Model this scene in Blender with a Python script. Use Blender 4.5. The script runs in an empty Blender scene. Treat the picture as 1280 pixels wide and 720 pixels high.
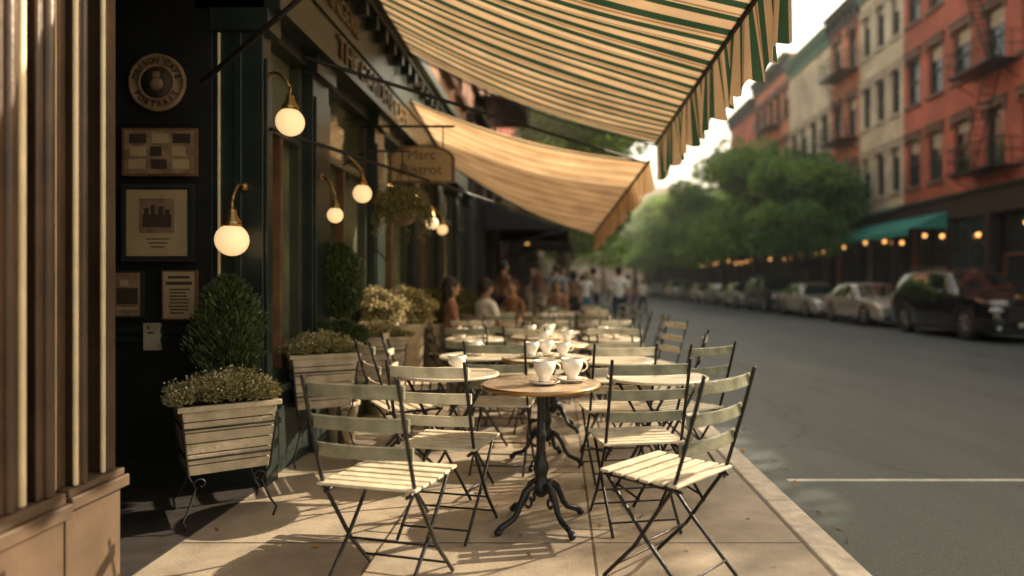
import bpy, math, random
import numpy as np
from mathutils import Vector, Matrix
random.seed(7); rng=np.random.default_rng(7)
S=bpy.context.scene
R=math.radians
# ---------------------------------------------------------------- materials
def newmat(name):
    m=bpy.data.materials.new(name); m.use_nodes=True
    nt=m.node_tree; b=nt.nodes['Principled BSDF']
    return m,nt,b
def P(name,col,rough=.6,metal=0,var=.25,scale=6,bump=.0,bscale=60,emit=None,es=0,spec=.5,coat=0):
    m,nt,b=newmat(name)
    tc=nt.nodes.new('ShaderNodeTexCoord')
    n=nt.nodes.new('ShaderNodeTexNoise'); n.inputs['Scale'].default_value=scale; n.inputs['Detail'].default_value=6
    nt.links.new(tc.outputs['Object'],n.inputs['Vector'])
    r=nt.nodes.new('ShaderNodeValToRGB')
    r.color_ramp.elements[0].position=.3; r.color_ramp.elements[1].position=.72
    lo=[max(0,c*(1-var)) for c in col]; hi=[min(1,c*(1+var*.8)) for c in col]
    r.color_ramp.elements[0].color=(*lo,1); r.color_ramp.elements[1].color=(*hi,1)
    nt.links.new(n.outputs['Fac'],r.inputs['Fac']); nt.links.new(r.outputs['Color'],b.inputs['Base Color'])
    b.inputs['Roughness'].default_value=rough; b.inputs['Metallic'].default_value=metal
    b.inputs['Specular IOR Level'].default_value=spec
    b.inputs['Coat Weight'].default_value=coat
    if bump:
        n2=nt.nodes.new('ShaderNodeTexNoise'); n2.inputs['Scale'].default_value=bscale; n2.inputs['Detail'].default_value=4
        nt.links.new(tc.outputs['Object'],n2.inputs['Vector'])
        bp=nt.nodes.new('ShaderNodeBump'); bp.inputs['Strength'].default_value=bump; bp.inputs['Distance'].default_value=.01
        nt.links.new(n2.outputs['Fac'],bp.inputs['Height']); nt.links.new(bp.outputs['Normal'],b.inputs['Normal'])
    if emit:
        b.inputs['Emission Color'].default_value=(*emit,1); b.inputs['Emission Strength'].default_value=es
    return m
def brickmat(name,c1,c2,mortar,plane='yz',bw=.21,rh=.075):
    m,nt,b=newmat(name)
    tc=nt.nodes.new('ShaderNodeTexCoord'); sx=nt.nodes.new('ShaderNodeSeparateXYZ'); cx=nt.nodes.new('ShaderNodeCombineXYZ')
    nt.links.new(tc.outputs['Object'],sx.inputs[0])
    nt.links.new(sx.outputs['Y'],cx.inputs['X']); nt.links.new(sx.outputs['Z'],cx.inputs['Y'])
    br=nt.nodes.new('ShaderNodeTexBrick'); br.inputs['Scale'].default_value=1
    br.inputs['Brick Width'].default_value=bw; br.inputs['Row Height'].default_value=rh; br.inputs['Mortar Size'].default_value=.008
    br.inputs['Color1'].default_value=(*c1,1); br.inputs['Color2'].default_value=(*c2,1); br.inputs['Mortar'].default_value=(*mortar,1)
    nt.links.new(cx.outputs[0],br.inputs['Vector'])
    n=nt.nodes.new('ShaderNodeTexNoise'); n.inputs['Scale'].default_value=.6; n.inputs['Detail'].default_value=8
    nt.links.new(tc.outputs['Object'],n.inputs['Vector'])
    mr=nt.nodes.new('ShaderNodeMapRange'); mr.inputs[1].default_value=.3; mr.inputs[2].default_value=.7; mr.inputs[3].default_value=.62; mr.inputs[4].default_value=1.2
    nt.links.new(n.outputs['Fac'],mr.inputs[0])
    mx=nt.nodes.new('ShaderNodeVectorMath'); mx.operation='SCALE'
    nt.links.new(br.outputs['Color'],mx.inputs[0]); nt.links.new(mr.outputs[0],mx.inputs['Scale'])
    nt.links.new(mx.outputs[0],b.inputs['Base Color']); b.inputs['Roughness'].default_value=.85
    return m
def leafmat(name,col,var=.5,trans=.35):
    m,nt,b=newmat(name)
    nt.nodes.remove(b); out=nt.nodes['Material Output']
    g=nt.nodes.new('ShaderNodeNewGeometry')
    r=nt.nodes.new('ShaderNodeValToRGB')
    r.color_ramp.elements[0].color=(*[c*(1-var) for c in col],1); r.color_ramp.elements[1].color=(col[0]*(1+var*1.3),col[1]*(1+var),col[2]*(1+var*.4),1)
    nt.links.new(g.outputs['Random Per Island'],r.inputs['Fac'])
    d=nt.nodes.new('ShaderNodeBsdfPrincipled'); d.inputs['Roughness'].default_value=.55
    t=nt.nodes.new('ShaderNodeBsdfTranslucent'); mx=nt.nodes.new('ShaderNodeMixShader'); mx.inputs[0].default_value=trans
    nt.links.new(r.outputs[0],d.inputs['Base Color']); nt.links.new(r.outputs[0],t.inputs['Color'])
    nt.links.new(d.outputs[0],mx.inputs[1]); nt.links.new(t.outputs[0],mx.inputs[2]); nt.links.new(mx.outputs[0],out.inputs['Surface'])
    return m
def canvas(name,stops,period,trans=.5):
    m,nt,b=newmat(name); nt.nodes.remove(b); out=nt.nodes['Material Output']
    tc=nt.nodes.new('ShaderNodeUVMap'); sx=nt.nodes.new('ShaderNodeSeparateXYZ'); nt.links.new(tc.outputs[0],sx.inputs[0])
    dv=nt.nodes.new('ShaderNodeMath'); dv.operation='DIVIDE'; dv.inputs[1].default_value=period
    fr=nt.nodes.new('ShaderNodeMath'); fr.operation='FRACT'
    nt.links.new(sx.outputs['X'],dv.inputs[0]); nt.links.new(dv.outputs[0],fr.inputs[0])
    r=nt.nodes.new('ShaderNodeValToRGB'); r.color_ramp.interpolation='CONSTANT'
    els=r.color_ramp.elements
    els[0].position=stops[0][0]; els[0].color=(*stops[0][1],1); els[1].position=stops[1][0]; els[1].color=(*stops[1][1],1)
    for p,c in stops[2:]:
        e=els.new(p); e.color=(*c,1)
    nt.links.new(fr.outputs[0],r.inputs['Fac'])
    tco=nt.nodes.new('ShaderNodeTexCoord')
    n=nt.nodes.new('ShaderNodeTexNoise'); n.inputs['Scale'].default_value=2.2; n.inputs['Detail'].default_value=8; nt.links.new(tco.outputs['Object'],n.inputs['Vector'])
    mr=nt.nodes.new('ShaderNodeMapRange'); mr.inputs[1].default_value=.3; mr.inputs[2].default_value=.7; mr.inputs[3].default_value=.68; mr.inputs[4].default_value=1.05
    nt.links.new(n.outputs['Fac'],mr.inputs[0])
    sc=nt.nodes.new('ShaderNodeVectorMath'); sc.operation='SCALE'; nt.links.new(r.outputs[0],sc.inputs[0]); nt.links.new(mr.outputs[0],sc.inputs['Scale'])
    w=nt.nodes.new('ShaderNodeTexNoise'); w.inputs['Scale'].default_value=140; nt.links.new(tco.outputs['Object'],w.inputs['Vector'])
    bp=nt.nodes.new('ShaderNodeBump'); bp.inputs['Strength'].default_value=.35; bp.inputs['Distance'].default_value=.01; nt.links.new(w.outputs['Fac'],bp.inputs['Height'])
    d=nt.nodes.new('ShaderNodeBsdfDiffuse'); t=nt.nodes.new('ShaderNodeBsdfTranslucent'); mx=nt.nodes.new('ShaderNodeMixShader'); mx.inputs[0].default_value=trans
    nt.links.new(bp.outputs[0],d.inputs['Normal'])
    nt.links.new(sc.outputs[0],d.inputs['Color']); nt.links.new(sc.outputs[0],t.inputs['Color'])
    nt.links.new(d.outputs[0],mx.inputs[1]); nt.links.new(t.outputs[0],mx.inputs[2]); nt.links.new(mx.outputs[0],out.inputs['Surface'])
    return m

M={}
M['cream_shaded']=P('cream_shaded',(.062,.036,.021),.42,var=.35,scale=5,bump=.25,bscale=30)  # cream woodwork darkened to brown, its shade put into the colour
M['cream_sunlit']=P('cream_sunlit',(.68,.55,.37),.35,var=.15,scale=8,bump=.15,bscale=30)  # same woodwork kept pale, sunlit edges put into the colour
M['cream_plinth_shaded']=P('cream_plinth_shaded',(.085,.055,.034),.5,var=.3,scale=5,bump=.25,bscale=30)  # plinth of that cream woodwork, shade put into the colour
M['dark_green']=P('dark_green_paint',(.018,.026,.022),.32,var=.35,scale=4,bump=.1)
M['dark_wall']=P('dark_wall',(.013,.014,.014),.5,var=.4,scale=3,bump=.15)
M['win_frame']=P('win_frame',(.05,.055,.04),.4)
M['glass']=P('shop_glass',(.15,.16,.10),.06,var=.8,scale=1.6,spec=1)  # reflections and interior put into this mottled opaque colour
M['glass2']=P('house_glass',(.03,.04,.045),.08,var=.5,scale=.5,spec=.8)
M['wood_brown']=P('wood_brown',(.16,.08,.04),.5,var=.35,scale=8)
M['iron']=P('cast_iron',(.02,.019,.02),.38,metal=.4,var=.3,scale=20,bump=.2)
M['black']=P('black_rubber',(.015,.015,.015),.7)
M['slat']=P('painted_slat_lit',(.56,.50,.37),.42,var=.3,scale=14,bump=.3,bscale=80)  # chair paint at its lit tone, highlights put into the colour
M['slat_shaded']=P('painted_slat_shaded',(.22,.215,.15),.36,var=.35,scale=14,bump=.3,bscale=80)  # same chair paint darkened, shade on the backs put into the colour
M['tabletop']=P('table_top',(.34,.26,.18),.2,var=.35,scale=9,spec=.7)
M['tabletop2']=P('table_top_enamel_glare',(.62,.55,.42),.22,var=.2,scale=9)  # enamel made paler, glare on the tops put into the colour
M['brass']=P('brass',(.35,.22,.09),.3,metal=.9)
M['china']=P('white_china',(.78,.73,.64),.18,var=.05,coat=.5)
M['coffee']=P('coffee',(.10,.04,.015),.2)
M['kerb']=P('kerb_granite',(.50,.45,.37),.7,var=.25,scale=12,bump=.4)
M['paintline']=P('road_paint',(.5,.49,.44),.7,var=.3,scale=10)
M['ground']=P('ground',(.08,.08,.06),.9)
M['tile']=P('entry_tile_shaded',(.03,.025,.022),.6,var=.4,scale=10)  # dark tile, shadow of the recess put into its colour
M['bark']=P('bark',(.07,.05,.035),.9,var=.4,scale=10,bump=.8,bscale=25)
M['leaf']=leafmat('tree_leaf',(.20,.36,.08),.5,.5)
M['leaf2']=leafmat('tree_leaf_dark',(.12,.28,.10),.5,.5)
M['dryleaf']=leafmat('dry_leaf',(.28,.16,.05),.5,.2)
M['conifer']=leafmat('conifer_leaf',(.06,.09,.03),.5,.2)
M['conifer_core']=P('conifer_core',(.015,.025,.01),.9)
M['shrub']=leafmat('shrub_leaf',(.13,.14,.055),.5,.3)
M['silver_leaf']=leafmat('dusty_leaf',(.28,.25,.12),.45,.3)
M['petal']=leafmat('petal',(.6,.52,.35),.3,.3)
M['wicker']=P('painted_wood',(.44,.35,.24),.6,var=.3,scale=10,bump=.4,bscale=60)
M['soil']=P('soil',(.03,.02,.015),.95)
M['paper']=P('aged_paper',(.40,.28,.15),.7,var=.15,scale=7)
M['paper2']=P('aged_print',(.25,.155,.09),.7,var=.45,scale=14)
M['ink']=P('ink',(.05,.03,.02),.7)
M['globe']=P('lamp_globe',(.9,.76,.52),.3,var=.02,emit=(1,.64,.30),es=.85)
M['bulb']=P('warm_bulb',(.9,.6,.3),.3,var=.02,emit=(1,.45,.12),es=3)
M['gold']=P('gold_letter',(.16,.11,.05),.4,metal=.3)
M['trim_stone']=P('brownstone_trim',(.20,.125,.09),.8,var=.25,scale=2)
M['trim_dark']=P('cornice_dark',(.04,.045,.04),.6)
M['trim_green']=P('cornice_green',(.14,.27,.22),.6)
M['trim_cream']=P('trim_cream',(.5,.45,.35),.7)
M['shopfront']=P('shopfront_brown',(.035,.02,.015),.5)
M['teal']=P('teal_canvas',(.04,.30,.26),.8,var=.2)
M['dkcanvas']=P('dark_canvas',(.02,.018,.018),.8)
M['brick_red']=brickmat('brick_red',(.60,.155,.09),(.50,.12,.07),(.32,.18,.13))
M['brick_orange']=brickmat('brick_orange',(.65,.25,.13),(.56,.2,.10),(.36,.22,.15))
M['brick_cream']=brickmat('brick_cream',(.76,.68,.49),(.69,.61,.44),(.42,.37,.3))
M['brick_brown']=brickmat('brick_brown',(.32,.16,.10),(.26,.13,.08),(.2,.14,.11))
GR=(.03,.065,.038)
T_=(.62,.44,.27)
M['canvas1']=canvas('awning_canvas_striped',[(0,T_),(.20,GR),(.37,T_),(.41,(.32,.18,.10)),(.46,T_),(.53,GR),(.67,(.66,.50,.32)),(.80,(.34,.2,.11)),(.84,(.66,.50,.32)),(.87,GR),(.99,(.55,.38,.24))],.60,.30)
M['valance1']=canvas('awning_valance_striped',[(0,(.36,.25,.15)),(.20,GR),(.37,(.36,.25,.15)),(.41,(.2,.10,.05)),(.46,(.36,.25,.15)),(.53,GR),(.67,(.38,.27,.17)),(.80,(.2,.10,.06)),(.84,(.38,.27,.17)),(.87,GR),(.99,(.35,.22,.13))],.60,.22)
M['canvas2']=canvas('awning_canvas_orange',[(0,(.70,.47,.26)),(.30,(.42,.23,.11)),(.42,(.72,.52,.30)),(.62,(.50,.29,.14)),(.72,(.76,.58,.37))],.34,.46)
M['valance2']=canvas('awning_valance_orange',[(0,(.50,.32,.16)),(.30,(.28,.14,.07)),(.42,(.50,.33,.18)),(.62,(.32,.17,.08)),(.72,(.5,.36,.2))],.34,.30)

def slabmat():
    m,nt,b=newmat('sidewalk_slabs')
    tc=nt.nodes.new('ShaderNodeTexCoord')
    br=nt.nodes.new('ShaderNodeTexBrick'); br.offset=0; br.inputs['Scale'].default_value=1
    br.inputs['Brick Width'].default_value=1.03; br.inputs['Row Height'].default_value=1.25; br.inputs['Mortar Size'].default_value=.008; br.inputs['Mortar Smooth'].default_value=.3
    br.inputs['Color1'].default_value=(.38,.315,.235,1); br.inputs['Color2'].default_value=(.31,.26,.195,1); br.inputs['Mortar'].default_value=(.09,.07,.05,1)
    mp=nt.nodes.new('ShaderNodeMapping'); mp.inputs['Location'].default_value=(1.9,.4,0)
    nt.links.new(tc.outputs['Object'],mp.inputs[0]); nt.links.new(mp.outputs[0],br.inputs['Vector'])
    n=nt.nodes.new('ShaderNodeTexNoise'); n.inputs['Scale'].default_value=1.7; n.inputs['Detail'].default_value=12; n.inputs['Roughness'].default_value=.72
    nt.links.new(tc.outputs['Object'],n.inputs['Vector'])
    mr=nt.nodes.new('ShaderNodeMapRange'); mr.inputs[1].default_value=.32; mr.inputs[2].default_value=.68; mr.inputs[3].default_value=.52; mr.inputs[4].default_value=1.2
    nt.links.new(n.outputs['Fac'],mr.inputs[0])
    v=nt.nodes.new('ShaderNodeTexVoronoi'); v.inputs['Scale'].default_value=5.5; nt.links.new(tc.outputs['Object'],v.inputs['Vector'])
    m2=nt.nodes.new('ShaderNodeMapRange'); m2.inputs[1].default_value=.04; m2.inputs[2].default_value=.09; m2.inputs[3].default_value=.55; m2.inputs[4].default_value=1
    nt.links.new(v.outputs['Distance'],m2.inputs[0])
    mu=nt.nodes.new('ShaderNodeMath'); mu.operation='MULTIPLY'; nt.links.new(mr.outputs[0],mu.inputs[0]); nt.links.new(m2.outputs[0],mu.inputs[1])
    ns=nt.nodes.new('ShaderNodeTexNoise'); ns.inputs['Scale'].default_value=160; ns.inputs['Detail'].default_value=2; nt.links.new(tc.outputs['Object'],ns.inputs['Vector'])
    m4=nt.nodes.new('ShaderNodeMapRange'); m4.inputs[1].default_value=.3; m4.inputs[2].default_value=.7; m4.inputs[3].default_value=.75; m4.inputs[4].default_value=1.2; nt.links.new(ns.outputs['Fac'],m4.inputs[0])
    mu2=nt.nodes.new('ShaderNodeMath'); mu2.operation='MULTIPLY'; nt.links.new(mu.outputs[0],mu2.inputs[0]); nt.links.new(m4.outputs[0],mu2.inputs[1])
    sc=nt.nodes.new('ShaderNodeVectorMath'); sc.operation='SCALE'; nt.links.new(br.outputs['Color'],sc.inputs[0]); nt.links.new(mu2.outputs[0],sc.inputs['Scale'])
    nt.links.new(sc.outputs[0],b.inputs['Base Color']); b.inputs['Roughness'].default_value=.55
    n3=nt.nodes.new('ShaderNodeTexNoise'); n3.inputs['Scale'].default_value=90; n3.inputs['Detail'].default_value=5; nt.links.new(tc.outputs['Object'],n3.inputs['Vector'])
    bp=nt.nodes.new('ShaderNodeBump'); bp.inputs['Strength'].default_value=.45; bp.inputs['Distance'].default_value=.005; nt.links.new(n3.outputs['Fac'],bp.inputs['Height'])
    b2=nt.nodes.new('ShaderNodeBump'); b2.invert=True; b2.inputs['Strength'].default_value=.8; b2.inputs['Distance'].default_value=.006
    nt.links.new(br.outputs['Fac'],b2.inputs['Height']); nt.links.new(bp.outputs[0],b2.inputs['Normal']); nt.links.new(b2.outputs[0],b.inputs['Normal'])
    return m
M['slabs']=slabmat()
def asphalt():
    m,nt,b=newmat('asphalt')
    tc=nt.nodes.new('ShaderNodeTexCoord')
    n=nt.nodes.new('ShaderNodeTexNoise'); n.inputs['Scale'].default_value=.35; n.inputs['Detail'].default_value=9; n.inputs['Roughness'].default_value=.7
    mp=nt.nodes.new('ShaderNodeMapping'); mp.inputs['Scale'].default_value=(1.6,.35,1); nt.links.new(tc.outputs['Object'],mp.inputs[0]); nt.links.new(mp.outputs[0],n.inputs['Vector'])
    r=nt.nodes.new('ShaderNodeValToRGB'); r.color_ramp.elements[0].position=.33; r.color_ramp.elements[1].position=.7
    r.color_ramp.elements[0].color=(.036,.049,.048,1); r.color_ramp.elements[1].color=(.076,.094,.088,1); nt.links.new(n.outputs['Fac'],r.inputs['Fac'])
    n3=nt.nodes.new('ShaderNodeTexNoise'); n3.inputs['Scale'].default_value=110; n3.inputs['Detail'].default_value=3; nt.links.new(tc.outputs['Object'],n3.inputs['Vector'])
    mr=nt.nodes.new('ShaderNodeMapRange'); mr.inputs[1].default_value=.35; mr.inputs[2].default_value=.65; mr.inputs[3].default_value=.6; mr.inputs[4].default_value=1.4; nt.links.new(n3.outputs['Fac'],mr.inputs[0])
    sc=nt.nodes.new('ShaderNodeVectorMath'); sc.operation='SCALE'; nt.links.new(r.outputs[0],sc.inputs[0]); nt.links.new(mr.outputs[0],sc.inputs['Scale'])
    v=nt.nodes.new('ShaderNodeTexVoronoi'); v.feature='DISTANCE_TO_EDGE'; v.inputs['Scale'].default_value=.28; 
    nw=nt.nodes.new('ShaderNodeTexNoise'); nw.inputs['Scale'].default_value=1.5; nw.inputs['Detail'].default_value=5; nt.links.new(tc.outputs['Object'],nw.inputs['Vector'])
    ad=nt.nodes.new('ShaderNodeVectorMath'); ad.operation='ADD'; nt.links.new(tc.outputs['Object'],ad.inputs[0]); nt.links.new(nw.outputs['Color'],ad.inputs[1]); nt.links.new(ad.outputs[0],v.inputs['Vector'])
    m3=nt.nodes.new('ShaderNodeMapRange'); m3.inputs[1].default_value=0; m3.inputs[2].default_value=.008; m3.inputs[3].default_value=.45; m3.inputs[4].default_value=1; nt.links.new(v.outputs['Distance'],m3.inputs[0])
    s2=nt.nodes.new('ShaderNodeVectorMath'); s2.operation='SCALE'; nt.links.new(sc.outputs[0],s2.inputs[0]); nt.links.new(m3.outputs[0],s2.inputs['Scale'])
    nt.links.new(s2.outputs[0],b.inputs['Base Color']); b.inputs['Roughness'].default_value=.62
    bp=nt.nodes.new('ShaderNodeBump'); bp.inputs['Strength'].default_value=.5; bp.inputs['Distance'].default_value=.005; nt.links.new(n3.outputs['Fac'],bp.inputs['Height']); nt.links.new(bp.outputs[0],b.inputs['Normal'])
    return m
M['asphalt']=asphalt()

# ---------------------------------------------------------------- mesh builder
class MB:
    def __init__(s): s.v=[]; s.f=[]; s.m=[]; s.sm=[]; s.mats=[]
    def mi(s,k):
        if k not in s.mats: s.mats.append(k)
        return s.mats.index(k)
    def add(s,vs,fs,mat,smooth=False,mtx=None):
        o=len(s.v)
        if mtx is not None: vs=[tuple(mtx@Vector(p)) for p in vs]
        s.v.extend(vs); k=s.mi(mat)
        for f in fs: s.f.append(tuple(i+o for i in f)); s.m.append(k); s.sm.append(smooth)
    def box(s,x0,x1,y0,y1,z0,z1,mat,mtx=None):
        x0,x1=min(x0,x1),max(x0,x1); y0,y1=min(y0,y1),max(y0,y1); z0,z1=min(z0,z1),max(z0,z1)
        vs=[(x0,y0,z0),(x1,y0,z0),(x1,y1,z0),(x0,y1,z0),(x0,y0,z1),(x1,y0,z1),(x1,y1,z1),(x0,y1,z1)]
        s.add(vs,[(0,3,2,1),(4,5,6,7),(0,1,5,4),(1,2,6,5),(2,3,7,6),(3,0,4,7)],mat,False,mtx)
    def tube(s,pts,r,mat,n=8,mtx=None,caps=True):
        pts=[Vector(p) for p in pts]; N=len(pts)
        if not isinstance(r,(list,tuple)): r=[r]*N
        vs=[];fs=[]; up=None
        for i,p in enumerate(pts):
            t=(pts[min(i+1,N-1)]-pts[max(i-1,0)]).normalized()
            if up is None: up=Vector((0,0,1)) if abs(t.z)<.9 else Vector((1,0,0))
            a=t.cross(up)
            if a.length<1e-4: a=t.orthogonal()
            a.normalize(); b=a.cross(t).normalized(); up=b
            for k in range(n):
                th=2*math.pi*k/n
                vs.append(tuple(p+(a*math.cos(th)+b*math.sin(th))*r[i]))
        for i in range(N-1):
            for k in range(n):
                k2=(k+1)%n
                fs.append((i*n+k,i*n+k2,(i+1)*n+k2,(i+1)*n+k))
        if caps: fs.append(tuple(range(n-1,-1,-1))); fs.append(tuple((N-1)*n+k for k in range(n)))
        s.add(vs,fs,mat,True,mtx)
    def lathe(s,prof,c,mat,n=24,mtx=None,axis='z'):
        vs=[];fs=[]
        for r,z in prof:
            for k in range(n):
                th=2*math.pi*k/n
                a,b2=r*math.cos(th),r*math.sin(th)
                vs.append((c[0]+a,c[1]+b2,c[2]+z) if axis=='z' else ((c[0]+z,c[1]+a,c[2]+b2) if axis=='x' else (c[0]+a,c[1]-z,c[2]+b2)))
        for i in range(len(prof)-1):
            for k in range(n):
                k2=(k+1)%n; fs.append((i*n+k,i*n+k2,(i+1)*n+k2,(i+1)*n+k))
        s.add(vs,fs,mat,True,mtx)
    def sphere(s,c,r,mat,n=16,mtx=None,sc=(1,1,1)):
        vs=[];fs=[];h=n//2
        for i in range(h+1):
            ph=math.pi*i/h
            for k in range(n):
                th=2*math.pi*k/n
                vs.append((c[0]+r*sc[0]*math.sin(ph)*math.cos(th),c[1]+r*sc[1]*math.sin(ph)*math.sin(th),c[2]+r*sc[2]*math.cos(ph)))
        for i in range(h):
            for k in range(n):
                k2=(k+1)%n; fs.append((i*n+k,(i+1)*n+k,(i+1)*n+k2,i*n+k2))
        s.add(vs,fs,mat,True,mtx)
    def leaves(s,pts,size,mat,aspect=.55,dirs=None,jit=.4):
        pts=np.asarray(pts); n=len(pts)
        d=rng.normal(size=(n,3)) if dirs is None else np.asarray(dirs)+rng.normal(size=(n,3))*jit
        d/=np.linalg.norm(d,axis=1)[:,None]+1e-9
        q=rng.normal(size=(n,3)); w=np.cross(d,q); w/=np.linalg.norm(w,axis=1)[:,None]+1e-9
        L=size*rng.uniform(.6,1.3,size=(n,1))
        a=pts-d*L*.5; b=pts+w*L*aspect*.5; c=pts+d*L*.5; e=pts-w*L*aspect*.5
        V=np.stack([a,b,c,e],1).reshape(-1,3)
        o=len(s.v); s.v.extend(map(tuple,V.tolist())); k=s.mi(mat)
        s.f.extend([(o+4*i,o+4*i+1,o+4*i+2,o+4*i+3) for i in range(n)]); s.m.extend([k]*n); s.sm.extend([False]*n)
    def mesh(s,name):
        me=bpy.data.meshes.new(name); me.from_pydata(s.v,[],s.f)
        for k in s.mats: me.materials.append(M[k])
        me.polygons.foreach_set('material_index',s.m); me.polygons.foreach_set('use_smooth',s.sm); me.update()
        return me
    def obj(s,name,parent=None,loc=(0,0,0),rot=0,bevel=0):
        o=bpy.data.objects.new(name,s.mesh(name)); S.collection.objects.link(o)
        o.location=loc; o.rotation_euler=(0,0,rot)
        if parent: o.parent=parent
        if bevel:
            b=o.modifiers.new('bevel','BEVEL'); b.width=bevel; b.segments=2; b.limit_method='ANGLE'; b.angle_limit=R(50)
        return o
def inst(me,name,loc,rot=0,scale=1,bevel=0):
    o=bpy.data.objects.new(name,me); S.collection.objects.link(o); o.location=loc; o.rotation_euler=(0,0,rot)
    o.scale=(scale,)*3 if not isinstance(scale,tuple) else scale
    if bevel:
        b=o.modifiers.new('bevel','BEVEL'); b.width=bevel; b.segments=2; b.limit_method='ANGLE'; b.angle_limit=R(50)
    return o
def empty(name,loc=(0,0,0)):
    o=bpy.data.objects.new(name,None); S.collection.objects.link(o); o.location=loc; return o
def text(body,size,loc,rot,mat,parent,name='lettering',ext=.004,align='CENTER'):
    c=bpy.data.curves.new(name,'FONT'); c.body=body; c.size=size; c.extrude=ext; c.align_x=align; c.align_y='CENTER'
    c.materials.append(M[mat]); o=bpy.data.objects.new(name,c); S.collection.objects.link(o); o.location=loc; o.rotation_euler=rot
    if parent: o.parent=parent
    return o
def ellpts(n,c,rad,shell=.5):
    d=rng.normal(size=(n,3)); d/=np.linalg.norm(d,axis=1)[:,None]
    r=rng.uniform(shell,1,size=(n,1))**.6
    return np.array(c)+d*r*np.array(rad), d

# ---------------------------------------------------------------- ground
b=MB(); b.box(-400,400,-200,900,-.3,-.145,'ground'); b.obj('ground')
b=MB(); b.box(1.36,12.3,-30,400,-.2,-.13,'asphalt'); b.obj('road')
b=MB(); b.box(1.62,12.2,4.84,4.89,-.13,-.126,'paintline'); b.obj('road_marking')
b=MB()
b.box(-3.7,1.20,-20,400,-.2,0,'slabs'); b.obj('sidewalk')
b=MB()
y=-20
while y<140:
    b.box(1.203,1.36,y+.004,y+1.496,-.2,.006,'kerb'); y+=1.5
b.obj('kerb',bevel=.012)
b=MB(); b.box(12.45,16.0,-20,400,-.2,0,'slabs'); b.obj('sidewalk')
b=MB()
y=-20
while y<140:
    b.box(12.3,12.447,y+.004,y+1.996,-.2,.006,'kerb'); y+=2
b.obj('kerb',bevel=.012)
b=MB()
pts=[(rng.uniform(-1.8,1.1),rng.uniform(2.2,9),.010) for k in range(46)]+[(1.40+abs(rng.normal())*.16,rng.uniform(2.6,14),-.118) for k in range(80)]
d=rng.normal(size=(len(pts),3)); d[:,2]*=.12
b.leaves(pts,.045,'dryleaf',.6,d,.02); b.obj('fallen_leaves')

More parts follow.
